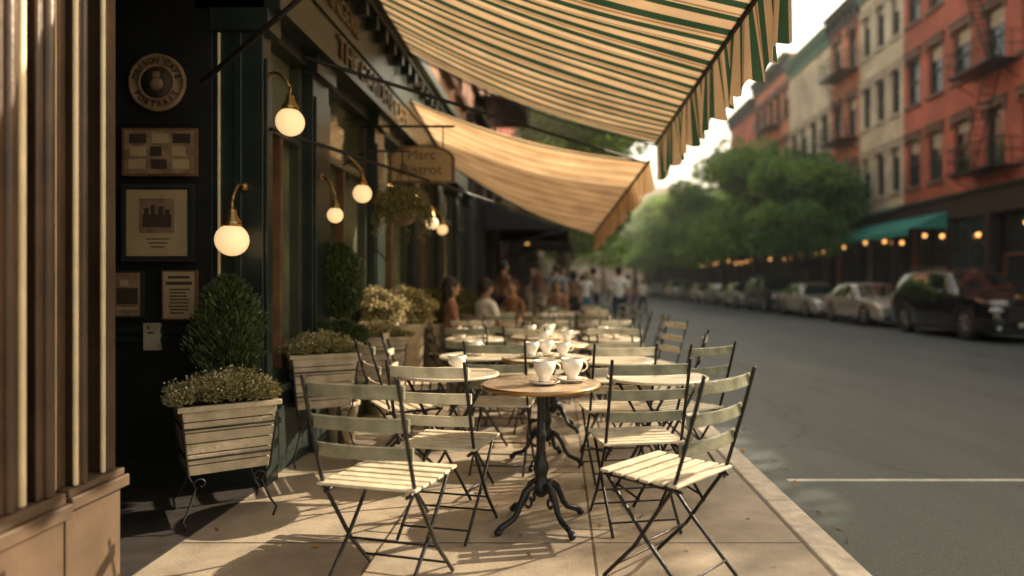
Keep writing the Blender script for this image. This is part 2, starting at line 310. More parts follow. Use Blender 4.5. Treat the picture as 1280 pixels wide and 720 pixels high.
# ---------------------------------------------------------------- row houses
def row_house(name,y0,y1,H,wall,trim,cols,s=-1,xf=16.0,floor0=4.9,fh=3.7,wh=2.15,ww=1.05,fire=False,fcols=None,cornice='trim_dark',shop='shopfront',lamps=True,arch=True,depth=10,shops=True):
    """facade plane x=xf, outward direction s along x"""
    E=empty(name,(0,0,0)); L=y1-y0
    X=lambda d: xf+s*d   # d outwards
    w=MB(); g=MB(); t=MB(); r=MB()
    nf=int((H-floor0-.6)//fh)
    pitch=L/cols
    ys=[y0+pitch*(i+.5) for i in range(cols)]
    zc=floor0
    for f in range(nf):
        zs=floor0+f*fh+.75; zt=zs+wh
        w.box(X(0),X(-.35),y0,y1,zc,zs,wall)
        e=y0
        for yc in ys:
            w.box(X(0),X(-.35),e,yc-ww/2,zs,zt,wall); e=yc+ww/2
        w.box(X(0),X(-.35),e,y1,zs,zt,wall)
        zc=zt
        for yc in ys:
            a,c=yc-ww/2,yc+ww/2
            g.box(X(-.20),X(-.26),a,c,zs,zt,'glass2')
            mid=zs+wh*random.choice([.5,.5,.45])
            for q in ((a,a+.07,zs,zt),(c-.07,c,zs,zt),(a+.07,c-.07,zs,zs+.08),(a+.07,c-.07,zt-.08,zt),(a+.07,c-.07,mid-.03,mid+.03)):
                g.box(X(-.12),X(-.20),*q,'win_frame')
            if random.random()<.45:
                g.box(X(-.17),X(-.198),a+.08,c-.08,zt-.09-random.uniform(.3,.8),zt-.09,'trim_cream')
            t.box(X(.14),X(-.1),a-.1,c+.1,zs-.14,zs-.002,trim)
            t.box(X(.10),X(-.05),a-.14,c+.14,zt+.002,zt+.24,trim)
            t.box(X(.16),X(-.05),a-.18,c+.18,zt+.243,zt+.33,trim)
            for yy in (a-.10,c+.02): t.box(X(.12),X(.0),yy,yy+.08,zt-.25,zt-.002,trim)
    w.box(X(0),X(-.35),y0,y1,zc,H,wall)
    w.box(X(-.35),X(-depth),y0,y0+.3,0,H,wall); w.box(X(-.35),X(-depth),y1-.3,y1,0,H,wall)
    r.box(X(-.35),X(-depth),y0+.3,y1-.3,H-.5,H-.3,'trim_dark')
    w.box(X(-depth),X(-depth-.3),y0,y1,0,H,wall)
    # cornice
    t.box(X(.18),X(0),y0,y1,H-.95,H-.75,cornice); t.box(X(.35),X(0),y0,y1,H-.3,H-.1,cornice); t.box(X(.5),X(0),y0-.02,y1+.02,H-.1,H+.06,cornice)
    n=int(L/.7)
    for i in range(n+1):
        yy=y0+.1+i*(L-.3)/n; t.box(X(.3),X(.02),yy,yy+.14,H-.75,H-.302,cornice)
    # ground floor
    if shops:
        t.box(X(.12),X(-.3),y0,y1,3.9,floor0-.12,shop); t.box(X(.3),X(-.3),y0,y1,floor0-.118,floor0-.002,cornice)
        nb=max(2,int(L/2.3)); bp=L/nb
        for i in range(nb+1):
            yy=y0+i*bp; a=max(y0,yy-.16); c=min(y1,yy+.16)
            t.box(X(.10),X(-.3),a,c,0,3.9,shop)
        for i in range(nb):
            a=y0+i*bp+.16; c=y0+(i+1)*bp-.16
            a=max(a,y0+.16)
            if i%3==1:
                g.box(X(-.5),X(-.55),a,c,2.35,3.9,'glass2'); g.box(X(-.5),X(-.55),a+.12,c-.12,.1,2.3,'glass2')
                t.box(X(-.42),X(-.56),a,a+.12,0,2.3,'wood_brown'); t.box(X(-.42),X(-.56),c-.12,c,0,2.3,'wood_brown'); t.box(X(-.42),X(-.56),a,c,2.3,2.42,'wood_brown')
            else:
                t.box(X(-.02),X(-.3),a,c,0,.6,shop); g.box(X(-.15),X(-.2),a,c,.6,3.9,'glass2')
                for yy in (a,(a+c)/2-.03,c-.06): g.box(X(-.08),X(-.149),yy,yy+.06,.6,3.9,'win_frame')
                g.box(X(-.08),X(-.149),a+.06,(a+c)/2-.03,2.8,2.88,'win_frame'); g.box(X(-.08),X(-.149),(a+c)/2+.03,c-.06,2.8,2.88,'win_frame')
    w.obj('walls',E); g.obj('windows',E); t.obj('trim',E); r.obj('roof',E)
    if lamps:
        l=MB(); yy=y0+.8
        while yy<y1:
            z=3.25+random.uniform(-.25,.15); l.sphere((X(.5),yy,z),.085,'bulb',10); l.tube([(X(.1),yy,z+.3),(X(.5),yy,z+.3),(X(.5),yy,z+.08)],.02,'iron',6); yy+=random.uniform(1.3,3.2)
        l.obj('shop_lamps',E)
    if fire:
        fe=MB(); f0,f1=fcols
        a=y0+pitch*f0+.15; c=y0+pitch*f1-.15
        for f in range(nf):
            z=floor0+f*fh+.55
            fe.box(X(.02),X(1.1),a,c,z-.06,z,'iron')
            for zz in (z+.5,z+.95):
                fe.tube([(X(.02),a,zz),(X(1.1),a,zz),(X(1.1),c,zz),(X(.02),c,zz)],.018,'iron',5)
            yy=a
            while yy<=c+.01: fe.box(X(1.09),X(1.11),yy-.007,yy+.007,z,z+.95,'iron'); yy+=.2
            for d in (.35,.7):
                for yy in (a,c): fe.box(X(d),X(d+.02),yy-.01,yy+.01,z,z+.95,'iron')
            if f<nf-1:
                yA,yB=(a+.5,c-.5) if f%2 else (c-.5,a+.5)
                for dx in (.35,.85): fe.tube([(X(dx),yA,z),(X(dx),yB,z+fh)],.025,'iron',5)
                for k in range(1,14):
                    q=k/14; fe.box(X(.35),X(.85),yA+(yB-yA)*q-.06,yA+(yB-yA)*q+.06,z+fh*q-.008,z+fh*q+.008,'iron')
            for yy in (a+.1,c-.1): fe.tube([(X(.0),yy,z-.7),(X(1.0),yy,z-.06)],.02,'iron',5)
        fe.obj('fire_escape',E)
    return E
row_house('unseen_shade_house',1,19.8,9.1,'brick_brown','trim_stone',9,fh=3.2,lamps=False)  # unseen house added so its shadow keeps sun off the road
row_house('unseen_shade_house',20.0,28.2,16.6,'brick_red','trim_stone',4,fire=True,fcols=(1.7,3.2),ww=1.15)
row_house('unseen_shade_house',28.2,31.8,16.9,'brick_red','trim_stone',2,ww=1.1)
row_house('cream_row_house',31.8,36.4,17.0,'brick_cream','trim_cream',3,ww=.85,cornice='trim_green')
row_house('unseen_shade_house',36.4,40.4,16.7,'brick_orange','trim_stone',2,fire=True,fcols=(0,1.6))
row_house('cream_row_house',40.4,47.6,16.4,'brick_cream','trim_cream',4,cornice='trim_green',fire=True,fcols=(.3,2))
row_house('unseen_shade_house',47.6,56,17.4,'brick_orange','trim_stone',5,fire=True,fcols=(1,3))
row_house('unseen_shade_house',56,64,16.5,'brick_red','trim_stone',4)
row_house('brownstone_house',64,76,9.2,'brick_brown','trim_stone',6)  # this and the next two rows shaped low to let sun onto trees
row_house('unseen_shade_house',76,96,9.0,'brick_orange','trim_cream',9,lamps=False)
row_house('unseen_shade_house',96,130,9.2,'brick_red','trim_cream',14,lamps=False)
# left side beyond the cafe
row_house('unseen_shade_house',14.0,21,15.5,'brick_brown','trim_stone',3,s=1,xf=-1.9,fire=True,fcols=(.4,1.8),lamps=False)
row_house('unseen_shade_house',21,31,17,'brick_red','trim_cream',5,s=1,xf=-1.9)
row_house('cream_row_house',31,44,16,'brick_cream','trim_stone',6,s=1,xf=-1.9,lamps=False)
row_house('unseen_shade_house',44,70,17,'brick_orange','trim_stone',12,s=1,xf=-1.9,lamps=False)
row_house('brownstone_house',70,120,16,'brick_brown','trim_stone',20,s=1,xf=-1.9,lamps=False)
def shop_awning(name,y0,y1,z0,z1,out,mat,s=-1,xf=16,val=.3):
    b=MB(); n=12
    vs=[];fs=[]
    for i in range(n+1):
        y=y0+(y1-y0)*i/n
        vs+= [(xf+s*.12,y,z1),(xf+s*out,y,z0),(xf+s*(out+.01),y+.03,z0-val*(1-.25*(i%2)))]
    for i in range(n):
        for k in (0,1): fs.append((i*3+k,i*3+k+1,i*3+3+k+1,i*3+3+k))
    b.add(vs,fs,mat)
    for y in (y0,y1):
        b.add([(xf+s*.12,y,z1),(xf+s*out,y,z0),(xf+s*.12,y,z0)],[(0,1,2)],mat)
        b.tube([(xf+s*.1,y,z0-.5),(xf+s*out,y,z0)],.02,'iron',6)
    return b.obj(name)
shop_awning('teal_awning',28.0,36.0,3.55,4.25,1.7,'teal')
shop_awning('dark_awning',16,20.5,2.55,3.2,2.1,'dkcanvas',s=1,xf=-1.9)
shop_awning('dark_awning',24,30,2.7,3.3,2.3,'dkcanvas',s=1,xf=-1.9)
shop_awning('dark_awning',42,46,3.2,4.0,1.5,'dkcanvas')

# ---------------------------------------------------------------- cafe building (left)
XF=-1.88
C=empty('cafe_building')
b=MB()
b.box(-2.4,XF-.10,.6,2.86,0,3.4,'cream_shaded')
def post(y0,y1,x1,z0=.5,z1=3.2): b.box(XF-.0995,x1,y0,y1,z0,z1,'cream_shaded')
for (a,c,x) in ((.6,1.2,XF-.02),(1.25,1.7,XF+.02),(1.76,2.2,XF-.02),(2.24,2.335,XF+.03),(2.36,2.40,XF-.03),(2.425,2.50,XF+.035),(2.56,2.60,XF),(2.615,2.655,XF+.04),(2.80,2.86,XF+.02)): post(a,c,x)
for (yy,x,r) in ((2.355,XF+.022,.014),(2.53,XF-.01,.020),(2.607,XF+.03,.010),(2.785,XF+.015,.010)):
    b.tube([(x,yy,.5),(x,yy,3.2)],r,'cream_sunlit',12)
for (yy,x,r) in ((2.29,XF+.03,.02),(2.46,XF+.035,.022),(2.635,XF+.04,.014),(2.415,XF+.03,.010),(2.678,XF+.01,.008)):
    b.tube([(x,yy,.5),(x,yy,3.2)],r,'cream_shaded',12)
b.box(XF-.099,XF-.07,2.70,2.77,.55,3.2,'dark_green')
b.box(XF-.10,XF+.05,2.22,2.52,0,.40,'cream_plinth_shaded'); b.box(XF-.10,XF+.07,2.20,2.54,.40,.455,'cream_plinth_shaded'); b.box(XF-.10,XF+.055,2.215,2.525,.456,.499,'cream_plinth_shaded')
b.box(XF-.10,XF+.03,2.555,2.875,0,.42,'cream_plinth_shaded'); b.box(XF-.10,XF+.06,2.55,2.89,.421,.47,'cream_plinth_shaded'); b.box(XF-.10,XF+.045,2.553,2.88,.471,.499,'cream_plinth_shaded')
b.box(XF-.10,XF+.03,.6,2.19,0,.45,'cream_plinth_shaded')
b.box(XF-.5,XF+.10,.6,2.9,3.2,3.45,'cream_shaded')
b.obj('pilasters',C,bevel=.006)
b=MB()
b.box(-3.6,-3.5,2.4,4.45,0,3.4,'dark_wall')
b.box(-3.5,-2.19,4.3,4.45,0,3.4,'dark_wall')
b.box(-3.5,-2.4,2.72,2.86,0,3.4,'dark_wall')
b.box(-3.5,XF,2.865,4.3,3.2,3.4,'dark_wall')
for z in (.9,.96): b.box(-3.5,-2.19,4.28,4.299,z,z+.035,'dark_green')
b.box(-3.5,-2.19,4.27,4.299,.0,.18,'dark_green')
b.obj('entry_walls',C,bevel=.004)
b=MB(); b.box(-3.5,XF+.02,2.87,4.29,0,.005,'tile'); b.obj('entry_floor',C)
b=MB()
def pil(y0,y1,x0=-2.19,x1=-1.87):
    b.box(x0,x1,y0,y1,.0,3.0,'dark_green')
    b.box(x0-.0,x1+.035,y0-.03,y1+.03,0,.35,'dark_green'); b.box(x0,x1+.05,y0-.045,y1+.045,.351,.40,'dark_green')
    b.box(x1+.0005,x1+.02,y0+.02,y1-.02,.5,2.7,'dark_green')
    b.box(x0,x1+.05,y0-.04,y1+.04,2.86,2.999,'dark_green')
pil(4.3,4.42)
b.box(-2.05,-2.0,4.285,4.2995,.5,2.85,'dark_green')
b.box(-2.15,-2.135,4.28,4.2995,.42,2.85,'cream_sunlit')  # pale strip, light on the door edge put into the colour
wins=[(4.46,5.17),(5.52,6.9),(7.25,8.7),(9.05,10.5),(10.85,12.3),(12.65,13.8)]
for a,c in wins: pil(c,c+.35) if c<13 else pil(c,14.0)
for a,c in wins:
    a2=a-.04 if a<4.5 else a
    b.box(-2.15,-1.89,a2,c,0,.55,'dark_green'); b.box(-1.8895,-1.875,a+.1,c-.1,.1,.45,'dark_green'); b.box(-2.15,-1.84,a2,c,.551,.60,'dark_green')
    for yy in (a2,c-.05): b.box(-2.1,-1.95,yy,yy+.05,.601,2.9,'win_frame')
    b.box(-2.1,-1.95,a+.05,c-.05,.601,.68,'win_frame'); b.box(-2.1,-1.95,a+.05,c-.05,2.3,2.37,'win_frame'); 
    mid=(a+c)/2; b.box(-2.08,-1.96,mid-.02,mid+.02,.68,2.3,'wood_brown')
    b.box(-2.15,-1.9,a2,c,2.9,2.999,'dark_green')
b.obj('storefront_frame',C,bevel=.005)
b=MB()
for a,c in wins: b.box(-2.04,-2.03,a,c,.6,2.9,'glass')
b.obj('shop_windows',C)
b=MB()
b.box(-2.3,-1.84,2.91,14.0,3.401,4.0,'dark_green'); b.box(-2.3,-1.86,4.3,14,3.0,3.4,'dark_green')
b.box(-2.3,-1.76,4.3,14,3.0005,3.07,'dark_green'); b.box(-2.3,-1.72,2.91,14,3.83,3.90,'dark_green'); b.box(-2.3,-1.65,2.91,14,3.901,4.02,'dark_green')
y=4.4
while y<14: b.box(-1.84,-1.74,y,y+.07,3.7,3.829,'dark_green'); y+=.35
b.obj('fascia',C,bevel=.005)
text('THE GARDEN CAFE',.30,(-1.85,7.0,3.24),(R(90),0,R(90)),'gold',C,ext=.01)
text('BOULANGERIE',.22,(-1.83,5.5,3.56),(R(90),0,R(90)),'gold',C,ext=.01)
w=MB(); g=MB(); t=MB()
z=4.02
for f in range(3):
    zs=z+.8; zt=zs+2.1
    w.box(-1.92,-2.3,2.9,14,z,zs,'brick_brown'); e=2.9
    for i in range(7):
        yc=3.7+i*1.55; w.box(-1.92,-2.3,e,yc-.5,zs,zt,'brick_brown'); e=yc+.5
        g.box(-2.12,-2.17,yc-.5,yc+.5,zs,zt,'glass2')
        for q in ((yc-.5,yc-.43,zs,zt),(yc+.43,yc+.5,zs,zt),(yc-.43,yc+.43,zs,zs+.08),(yc-.43,yc+.43,zt-.08,zt),(yc-.43,yc+.43,zs+1.02,zs+1.08)): g.box(-2.02,-2.119,*q,'win_frame')
        t.box(-1.80,-2.0,yc-.6,yc+.6,zs-.12,zs-.002,'trim_stone'); t.box(-1.84,-2.0,yc-.62,yc+.62,zt+.002,zt+.25,'trim_stone')
    w.box(-1.92,-2.3,e,14,zs,zt,'brick_brown'); w.box(-1.92,-2.3,2.9,14,zt,z+3.7,'brick_brown'); z+=3.7
w.box(-2.3,-12,2.9,3.2,4.02,z,'brick_brown'); w.box(-2.3,-12,13.7,14,0,z,'brick_brown'); w.box(-1.92,-12,-2,2.9,3.451,z,'brick_brown')
t.box(-1.5,-2.3,-2,14,z+.001,z+.4,'trim_dark')
w.obj('walls',C); g.obj('upper_windows',C); t.obj('trim',C)
b=MB(); b.box(-2.3,-12,-2,14,z+.002,z+.2,'trim_dark'); b.obj('roof',C)

def px(p,Y): return (p-700)*Y/853.3
def pz(p,Y): return 1.27+(355-p)*Y/853.3
YW=4.27
def rect(b,x0,y0,x1,y1,mat,Y,th=.01): b.box(px(x0,Y),px(x1,Y),Y,Y+th,pz(y1,Y),pz(y0,Y),mat)
b=MB(); Y=YW
b.lathe([(0,0),(.172,0),(.18,.012),(.18,.03),(.165,.035),(.16,.028),(.115,.028),(.112,.034),(.105,.034),(.10,.028),(0,.028)],(px(196,Y),Y+.025,pz(103,Y)),'paper2',40,axis='y')
b.lathe([(0,.0285),(.098,.0285),(.098,.031),(0,.031)],(px(196,Y),Y+.025,pz(103,Y)),'ink',32,axis='y')
b.sphere((px(196,Y),Y-.005,pz(103,Y)-.01),.045,'paper2',12,sc=(1,.3,.9)); b.box(px(196,Y)-.02,px(196,Y)+.02,Y-.012,Y-.005,pz(103,Y)+.03,pz(103,Y)+.065,'paper2')
o=b.obj('round_wall_sign')
def ring_text(sx,top,a0,a1,cx,cz,r,Y,size,par):
    n=len(sx)
    for i,ch in enumerate(sx):
        a=a0+(a1-a0)*i/(n-1); 
        text(ch,size,(cx+r*math.sin(a),Y,cz+r*math.cos(a)),(R(90),(a if top else a+math.pi),0),'ink',par,'letter')
ring_text('MAISON CAFE',True,R(-75),R(75),px(196,Y),pz(103,Y),.137,Y-.006,.05,o)
ring_text('PORTRAIT',False,R(240),R(120),px(196,Y),pz(103,Y),.137,Y-.006,.05,o)
b=MB(); rect(b,152,160,245,220,'wood_brown',Y-.01,.03); rect(b,155,163,242,217,'paper2',Y-.014,.003)
for i in range(9):
    x=160+i%3*27+random.uniform(0,3); yv=167+i//3*16; rect(b,x,yv,x+random.uniform(14,23),yv+12,['ink','paper','ink','paper','ink','paper','paper','ink','paper'][i],Y-.0165,.002)
b.obj('framed_print',bevel=.002)
b=MB(); rect(b,153,232,239,325,'black',Y-.02,.04)
rect(b,158,237,234,320,'paper',Y-.0215,.001); rect(b,174,248,218,291,'paper2',Y-.023,.001); rect(b,178,268,214,284,'ink',Y-.0245,.001)
for k,(a,c) in enumerate(((180,260),(188,256),(198,258),(206,262))): rect(b,a,c,a+6,268,'ink',Y-.0245,.001)
for k in range(3): rect(b,182+k*3,298+k*5,212-k*3,299.2+k*5,'ink',Y-.0235,.001)
for (x0,y0,x1,y1) in ((151,230,241,235),(151,322,241,327),(151,235,156,322),(236,235,241,322)): rect(b,x0,y0,x1,y1,'black',Y-.035,.0345)
b.obj('framed_picture',bevel=.002)
b=MB(); rect(b,140,338,178,398,'black',Y-.01,.03); rect(b,143,341,175,395,'paper2',Y-.012,.001)
rect(b,146,360,172,380,'ink',Y-.014,.001); rect(b,150,350,160,358,'paper',Y-.014,.001); rect(b,146,384,172,387,'paper',Y-.014,.001); b.obj('framed_print')
b=MB(); rect(b,202,338,245,400,'wood_brown',Y-.01,.03); rect(b,204,340,243,398,'paper',Y-.012,.001)
rect(b,210,345,237,348,'ink',Y-.014,.001); rect(b,207,352,240,356,'ink',Y-.014,.001)
for k in range(8): rect(b,210+random.uniform(0,3),361+k*4.2,237-random.uniform(0,7),362.5+k*4.2,'ink',Y-.014,.001)
b.obj('menu_notice')
b=MB(); rect(b,179,404,197,438,'wicker',Y-.02,.045); b.tube([(px(188,Y),Y-.022,pz(411,Y)),(px(188,Y),Y-.022,pz(411,Y)+.02)],.005,'ink',6); rect(b,184,415,192,417,'ink',Y-.022,.002); b.obj('intercom_box',bevel=.006)

def globe_lamp(x,y,z,r,base,cage=True,name='wall_lamp'):
    b=MB(); b.sphere((x,y,z),r,'globe',24)
    b.lathe([(r*.25,r*1.9),(r*.35,r*1.5),(r*.55,r*1.15),(r*.62,r*.85),(r*.5,r*.82)],(x,y,z),'brass',20)
    b.tube([(x,y,z+r*1.8),(x,y,z+r*2.5)],r*.12,'brass',8)
    bx,by,bz=base
    pts=[(bx,by,bz)]
    for k in range(1,7):
        q=k/6; pts.append((bx+(x-bx)*q,by+(y-by)*q,bz+(z+r*2.5-bz)*q+.05*math.sin(q*math.pi)))
    b.tube(pts,.010,'brass',8); b.sphere((bx,by,bz),.03,'brass',12)
    return b.obj(name)
globe_lamp(-1.70,4.30,2.29,.088,(-1.87,4.36,2.6))
globe_lamp(px(290,4.12),4.12,pz(300,4.12),.097,(px(290,4.12),4.28,1.88))
globe_lamp(px(453,5.5),5.5,pz(242,5.5),.075,(-1.86,5.35,2.35))
globe_lamp(px(419,5.2),5.2,pz(269,5.2),.060,(-1.86,5.3,2.1))
globe_lamp(px(540,7.6),7.6,pz(279,7.6),.07,(-1.86,7.0,2.3))
globe_lamp(px(553,8.9),8.9,pz(287,8.9),.07,(-1.86,8.9,2.3))

b=MB(); Y=6.4; cx,cz=px(527,Y),pz(206,Y)
W,Hh=.31,.17; prof=[]
for k in range(13):
    a=math.pi*k/12; prof.append((cx+W*math.cos(a)*1.0,cz+Hh*.35+Hh*.75*math.sin(a)))
prof+= [(cx-W,cz-Hh),(cx+W,cz-Hh)]
n=len(prof); vs=[(p[0],Y,p[1]) for p in prof]+[(p[0],Y+.03,p[1]) for p in prof]
b.add(vs,[tuple(range(n-1,-1,-1)),tuple(range(n,2*n))]+[(i,(i+1)%n,n+(i+1)%n,n+i) for i in range(n)],'wood_brown')
vs=[(cx+(p[0]-cx)*.9,Y-.004,cz+(p[1]-cz)*.88) for p in prof]; b.add(vs,[tuple(range(n-1,-1,-1))],'paper')
b.tube([(-1.86,Y,cz+.36),(cx+W,Y,cz+.36)],.012,'iron',8)
for q in (-.2,.2): b.tube([(cx+q,Y+.015,cz+.15),(cx+q,Y,cz+.36)],.006,'iron',6)
o=b.obj('hanging_sign')
text('Marc',.13,(cx,Y-.008,cz+.09),(R(90),0,0),'wood_brown',o); text('Bistrot',.14,(cx,Y-.008,cz-.05),(R(90),0,0),'wood_brown',o)
b=MB(); Y=8.6; cx,cz=px(512,Y),pz(98,Y); b.box(cx-.17,cx+.17,Y,Y+.05,cz-.13,cz+.13,'dark_green'); b.box(cx-.15,cx+.15,Y-.006,Y-.001,cz-.11,cz+.11,'paper2')
b.tube([(-2.0,Y+.02,cz+.18),(cx+.2,Y+.02,cz+.18)],.012,'iron',8); b.tube([(cx,Y+.02,cz+.13),(cx,Y+.02,cz+.18)],.01,'iron',6); o=b.obj('hanging_sign')
text('G',.2,(cx,Y-.01,cz),(R(90),0,0),'ink',o)

# ---------------------------------------------------------------- awnings
def gridobj(name,vs,fs,uv,mat,parent=None):
    me=bpy.data.meshes.new(name); me.from_pydata(vs,[],fs); me.materials.append(M[mat])
    ul=me.uv_layers.new(name='UVMap')
    for l in me.loops: ul.data[l.index].uv=uv[l.vertex_index]
    for p in me.polygons: p.use_smooth=True
    E=bpy.data.objects.new(name,me); S.collection.objects.link(E)
    if parent: E.parent=parent
    return E
def awning(name,NL,NR,FR,FL,mat,vmat,val,sag=.10,u0=0):
    NL,NR,FR,FL=map(Vector,(NL,NR,FR,FL)); nu,nv=48,28
    vs=[];fs=[];uv=[]
    for i in range(nu+1):
        u=i/nu; A=NL.lerp(FL,u); B=NR.lerp(FR,u)
        for j in range(nv+1):
            v=j/nv; p=A.lerp(B,v)
            p.z-=sag*math.sin(math.pi*v)*(1+.25*math.sin(u*9)) ; p.z+=.012*math.sin(u*31+v*3)*math.sin(math.pi*v)
            vs.append(tuple(p)); uv.append((u0+ (NL.y+(FL.y-NL.y)*u)*(1-v)+(NR.y+(FR.y-NR.y)*u)*v+.015*math.sin(v*7+u*5), v))
    for i in range(nu):
        for j in range(nv): a=i*(nv+1)+j; fs.append((a,a+1,a+nv+2,a+nv+1))
    E=gridobj(name,vs,fs,uv,mat)
    vs=[];fs=[];uv=[]; m=220; rows=6
    for i in range(m+1):
        u=i/m; p=NR.lerp(FR,u); yy=p.y
        h=val*(.88+.12*abs(math.sin(yy*math.pi/.31)))
        for j in range(rows+1):
            q=j/rows; vs.append((p.x+.004+.035*q*math.sin(yy*7)+.022*q*math.sin(yy*21+1)+.02*q,yy+.01*q*math.sin(yy*15),p.z-.005-h*q)); uv.append((u0+yy,1+q))
    for i in range(m):
        for j in range(rows): a=i*(rows+1)+j; fs.append((a,a+1,a+rows+2,a+rows+1))
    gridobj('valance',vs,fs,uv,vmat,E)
    b=MB(); b.tube([NR+Vector((0,-.03,0)),FR+Vector((0,.03,0))],.018,'iron',8); b.tube([NL,FL],.03,'iron',8)
    for (a,c) in ((NL,NR),(FL,FR)):
        pts=[]
        for j in range(13):
            v=j/12; p=a.lerp(c,v); p.z-=sag*math.sin(math.pi*v)*(1+.25*math.sin((0 if a is NL else 1)*9))+.02; pts.append(tuple(p))
        b.tube(pts,.010,'iron',6)
    b.obj('awning_frame',E)
    return E
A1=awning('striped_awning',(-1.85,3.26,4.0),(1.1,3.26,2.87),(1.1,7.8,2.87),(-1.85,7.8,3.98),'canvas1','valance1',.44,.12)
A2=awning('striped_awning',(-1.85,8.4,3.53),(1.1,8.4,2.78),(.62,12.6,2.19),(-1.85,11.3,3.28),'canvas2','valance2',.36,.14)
b=MB(); b.tube([(-1.84,4.9,2.9),(1.08,8.4,2.75)],.016,'iron',8); b.tube([(-1.84,4.36,2.26),(.6,12.5,2.17)],.013,'iron',8)
b.tube([(-1.84,3.5,2.3),(-.4,3.3,3.38)],.014,'iron',8); b.obj('awning_arms',A2)

# ---------------------------------------------------------------- furniture
def chair_mesh(slat='slat',slatb='slat'):
    b=MB(); w=.20; r=.0085
    for sx in (-1,1):
        x=sx*w
        b.tube([(x,-.30,.90),(x,-.255,.74),(x,-.20,.56),(x,-.165,.45),(x,-.08,.33),(x,.03,.17),(x,.19,.005)],r,'iron',8)
        x2=sx*(w-.022)
        b.tube([(x2,.19,.435),(x2,.10,.33),(x2,-.02,.20),(x2,-.23,.005)],r,'iron',8)
        b.tube([(x2,-.19,.43),(x2,.20,.435)],r,'iron',8)
    b.tube([(-w,.15,.055),(w,.15,.055)],.006,'iron',6); b.tube([(-w+.02,-.18,.06),(w-.02,-.18,.06)],.006,'iron',6)
    b.tube([(-w,.035,.165),(w,.035,.165)],.006,'iron',6)
    b.tube([(-w+.02,.19,.43),(w-.02,.19,.43)],.007,'iron',6)
    for i in range(6):
        y=-.165+i*.068; dz=.006*abs(i-2.5)/2.5
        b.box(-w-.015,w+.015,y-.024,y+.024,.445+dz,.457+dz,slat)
    for z in (.60,.715,.845):
        y0=-.20-(z-.56)*.29; n=8
        vs=[];fs=[]
        for k in range(n+1):
            x=-w-.012+(2*w+.024)*k/n; dy=-.028*math.cos((k/n-.5)*math.pi)
            for (oy,oz) in ((-.006,-.026),(.006,-.026),(.006,.026),(-.006,.026)): vs.append((x,y0+dy+oy+.014,z+oz))
        for k in range(n):
            for q in range(4): a=k*4+q; c=k*4+(q+1)%4; fs.append((a,a+4,c+4,c))
        fs.append((0,1,2,3)); fs.append((n*4+3,n*4+2,n*4+1,n*4))
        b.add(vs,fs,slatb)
    return b.mesh('cafe_chair')
CH1=chair_mesh('slat','slat_shaded'); CH2=chair_mesh('slat','slat')
def chair(x,y,ang,me=None,s=1): return inst(me or random.choice([CH1,CH2]),'cafe_chair',(x,y,0),ang,s,bevel=.003)
def cup(b,x,y,z,ang=0,s=1.0):
    b.lathe([(0,.004),(.045,.004),(.075*1.05,.014),(.082,.020),(.076,.020),(.045,.010),(0,.010)],(x,y,z),'china',28)
    r=[(0,.012),(.026,.012),(.028,.022),(.024,.028),(.036,.045),(.049,.075),(.055,.112),(.0525,.112),(.046,.075),(.030,.045),(0,.04)]
    b.lathe([(a*s,c*s) for a,c in r],(x,y,z),'china',28); b.lathe([(0,.09*s),(.047*s,.09*s)],(x,y,z),'coffee',20)
    pts=[]
    for k in range(9):
        a=-math.pi/2+math.pi*k/8; rr=(.047+.028*math.cos(a))*s
        pts.append((x+rr*math.cos(ang),y+rr*math.sin(ang),z+(.074+.024*math.sin(a))*s))
    b.tube(pts,.0048,'china',8)
def saucer_spoon(b,x,y,z):
    b.tube([(x-.03,y-.065,z+.024),(x+.05,y-.06,z+.022)],.0025,'brass',6); b.sphere((x+.058,y-.06,z+.022),.010,'brass',8,sc=(1.3,.8,.3))
def ped_table_mesh(h=.75,r=.31,top='tabletop'):
    b=MB()
    b.lathe([(0,h-.022),(r-.01,h-.022),(r,h-.018),(r+.004,h-.01),(r,h-.002),(r-.008,h),(0,h)],(0,0,0),top,56)
    b.lathe([(r-.002,h-.024),(r+.006,h-.022),(r+.007,h-.004),(r-.002,h-.002)],(0,0,0),'brass',56)
    b.lathe([(0,h-.023),(.10,h-.024),(.10,h-.034),(.035,h-.05),(.022,h-.09),(.026,h-.10),(.020,h-.115),(.0215,.50),(.027,.485),(.030,.47),(.024,.455),(.026,.36),(.036,.33),(.042,.30),(.034,.27),(.03,.25),(.045,.22),(.048,.19),(.035,.165),(.02,.15),(0,.145)],(0,0,0),'iron',20)
    for k in range(4):
        a=k*math.pi/2+.5; prof=[(.02,.20),(.06,.215),(.10,.19),(.125,.145),(.145,.10),(.175,.065),(.215,.05),(.245,.04),(.262,.022)]
        rr=[.020,.022,.019,.016,.015,.015,.016,.017,.019]
        b.tube([(p*math.cos(a),p*math.sin(a),z) for p,z in prof],rr,'iron',8)
        b.sphere((.266*math.cos(a),.266*math.sin(a),.018),.022,'iron',10,sc=(1,1,.8))
        pts=[]
        for q in range(10):
            t=q/9*4.2; rad=.030*(1-q/13); pts.append(((.085+rad*math.cos(t+2))*math.cos(a),(.085+rad*math.cos(t+2))*math.sin(a),.125+rad*math.sin(t+2)))
        b.tube(pts,.008,'iron',6)
    return b.mesh('pedestal_table')
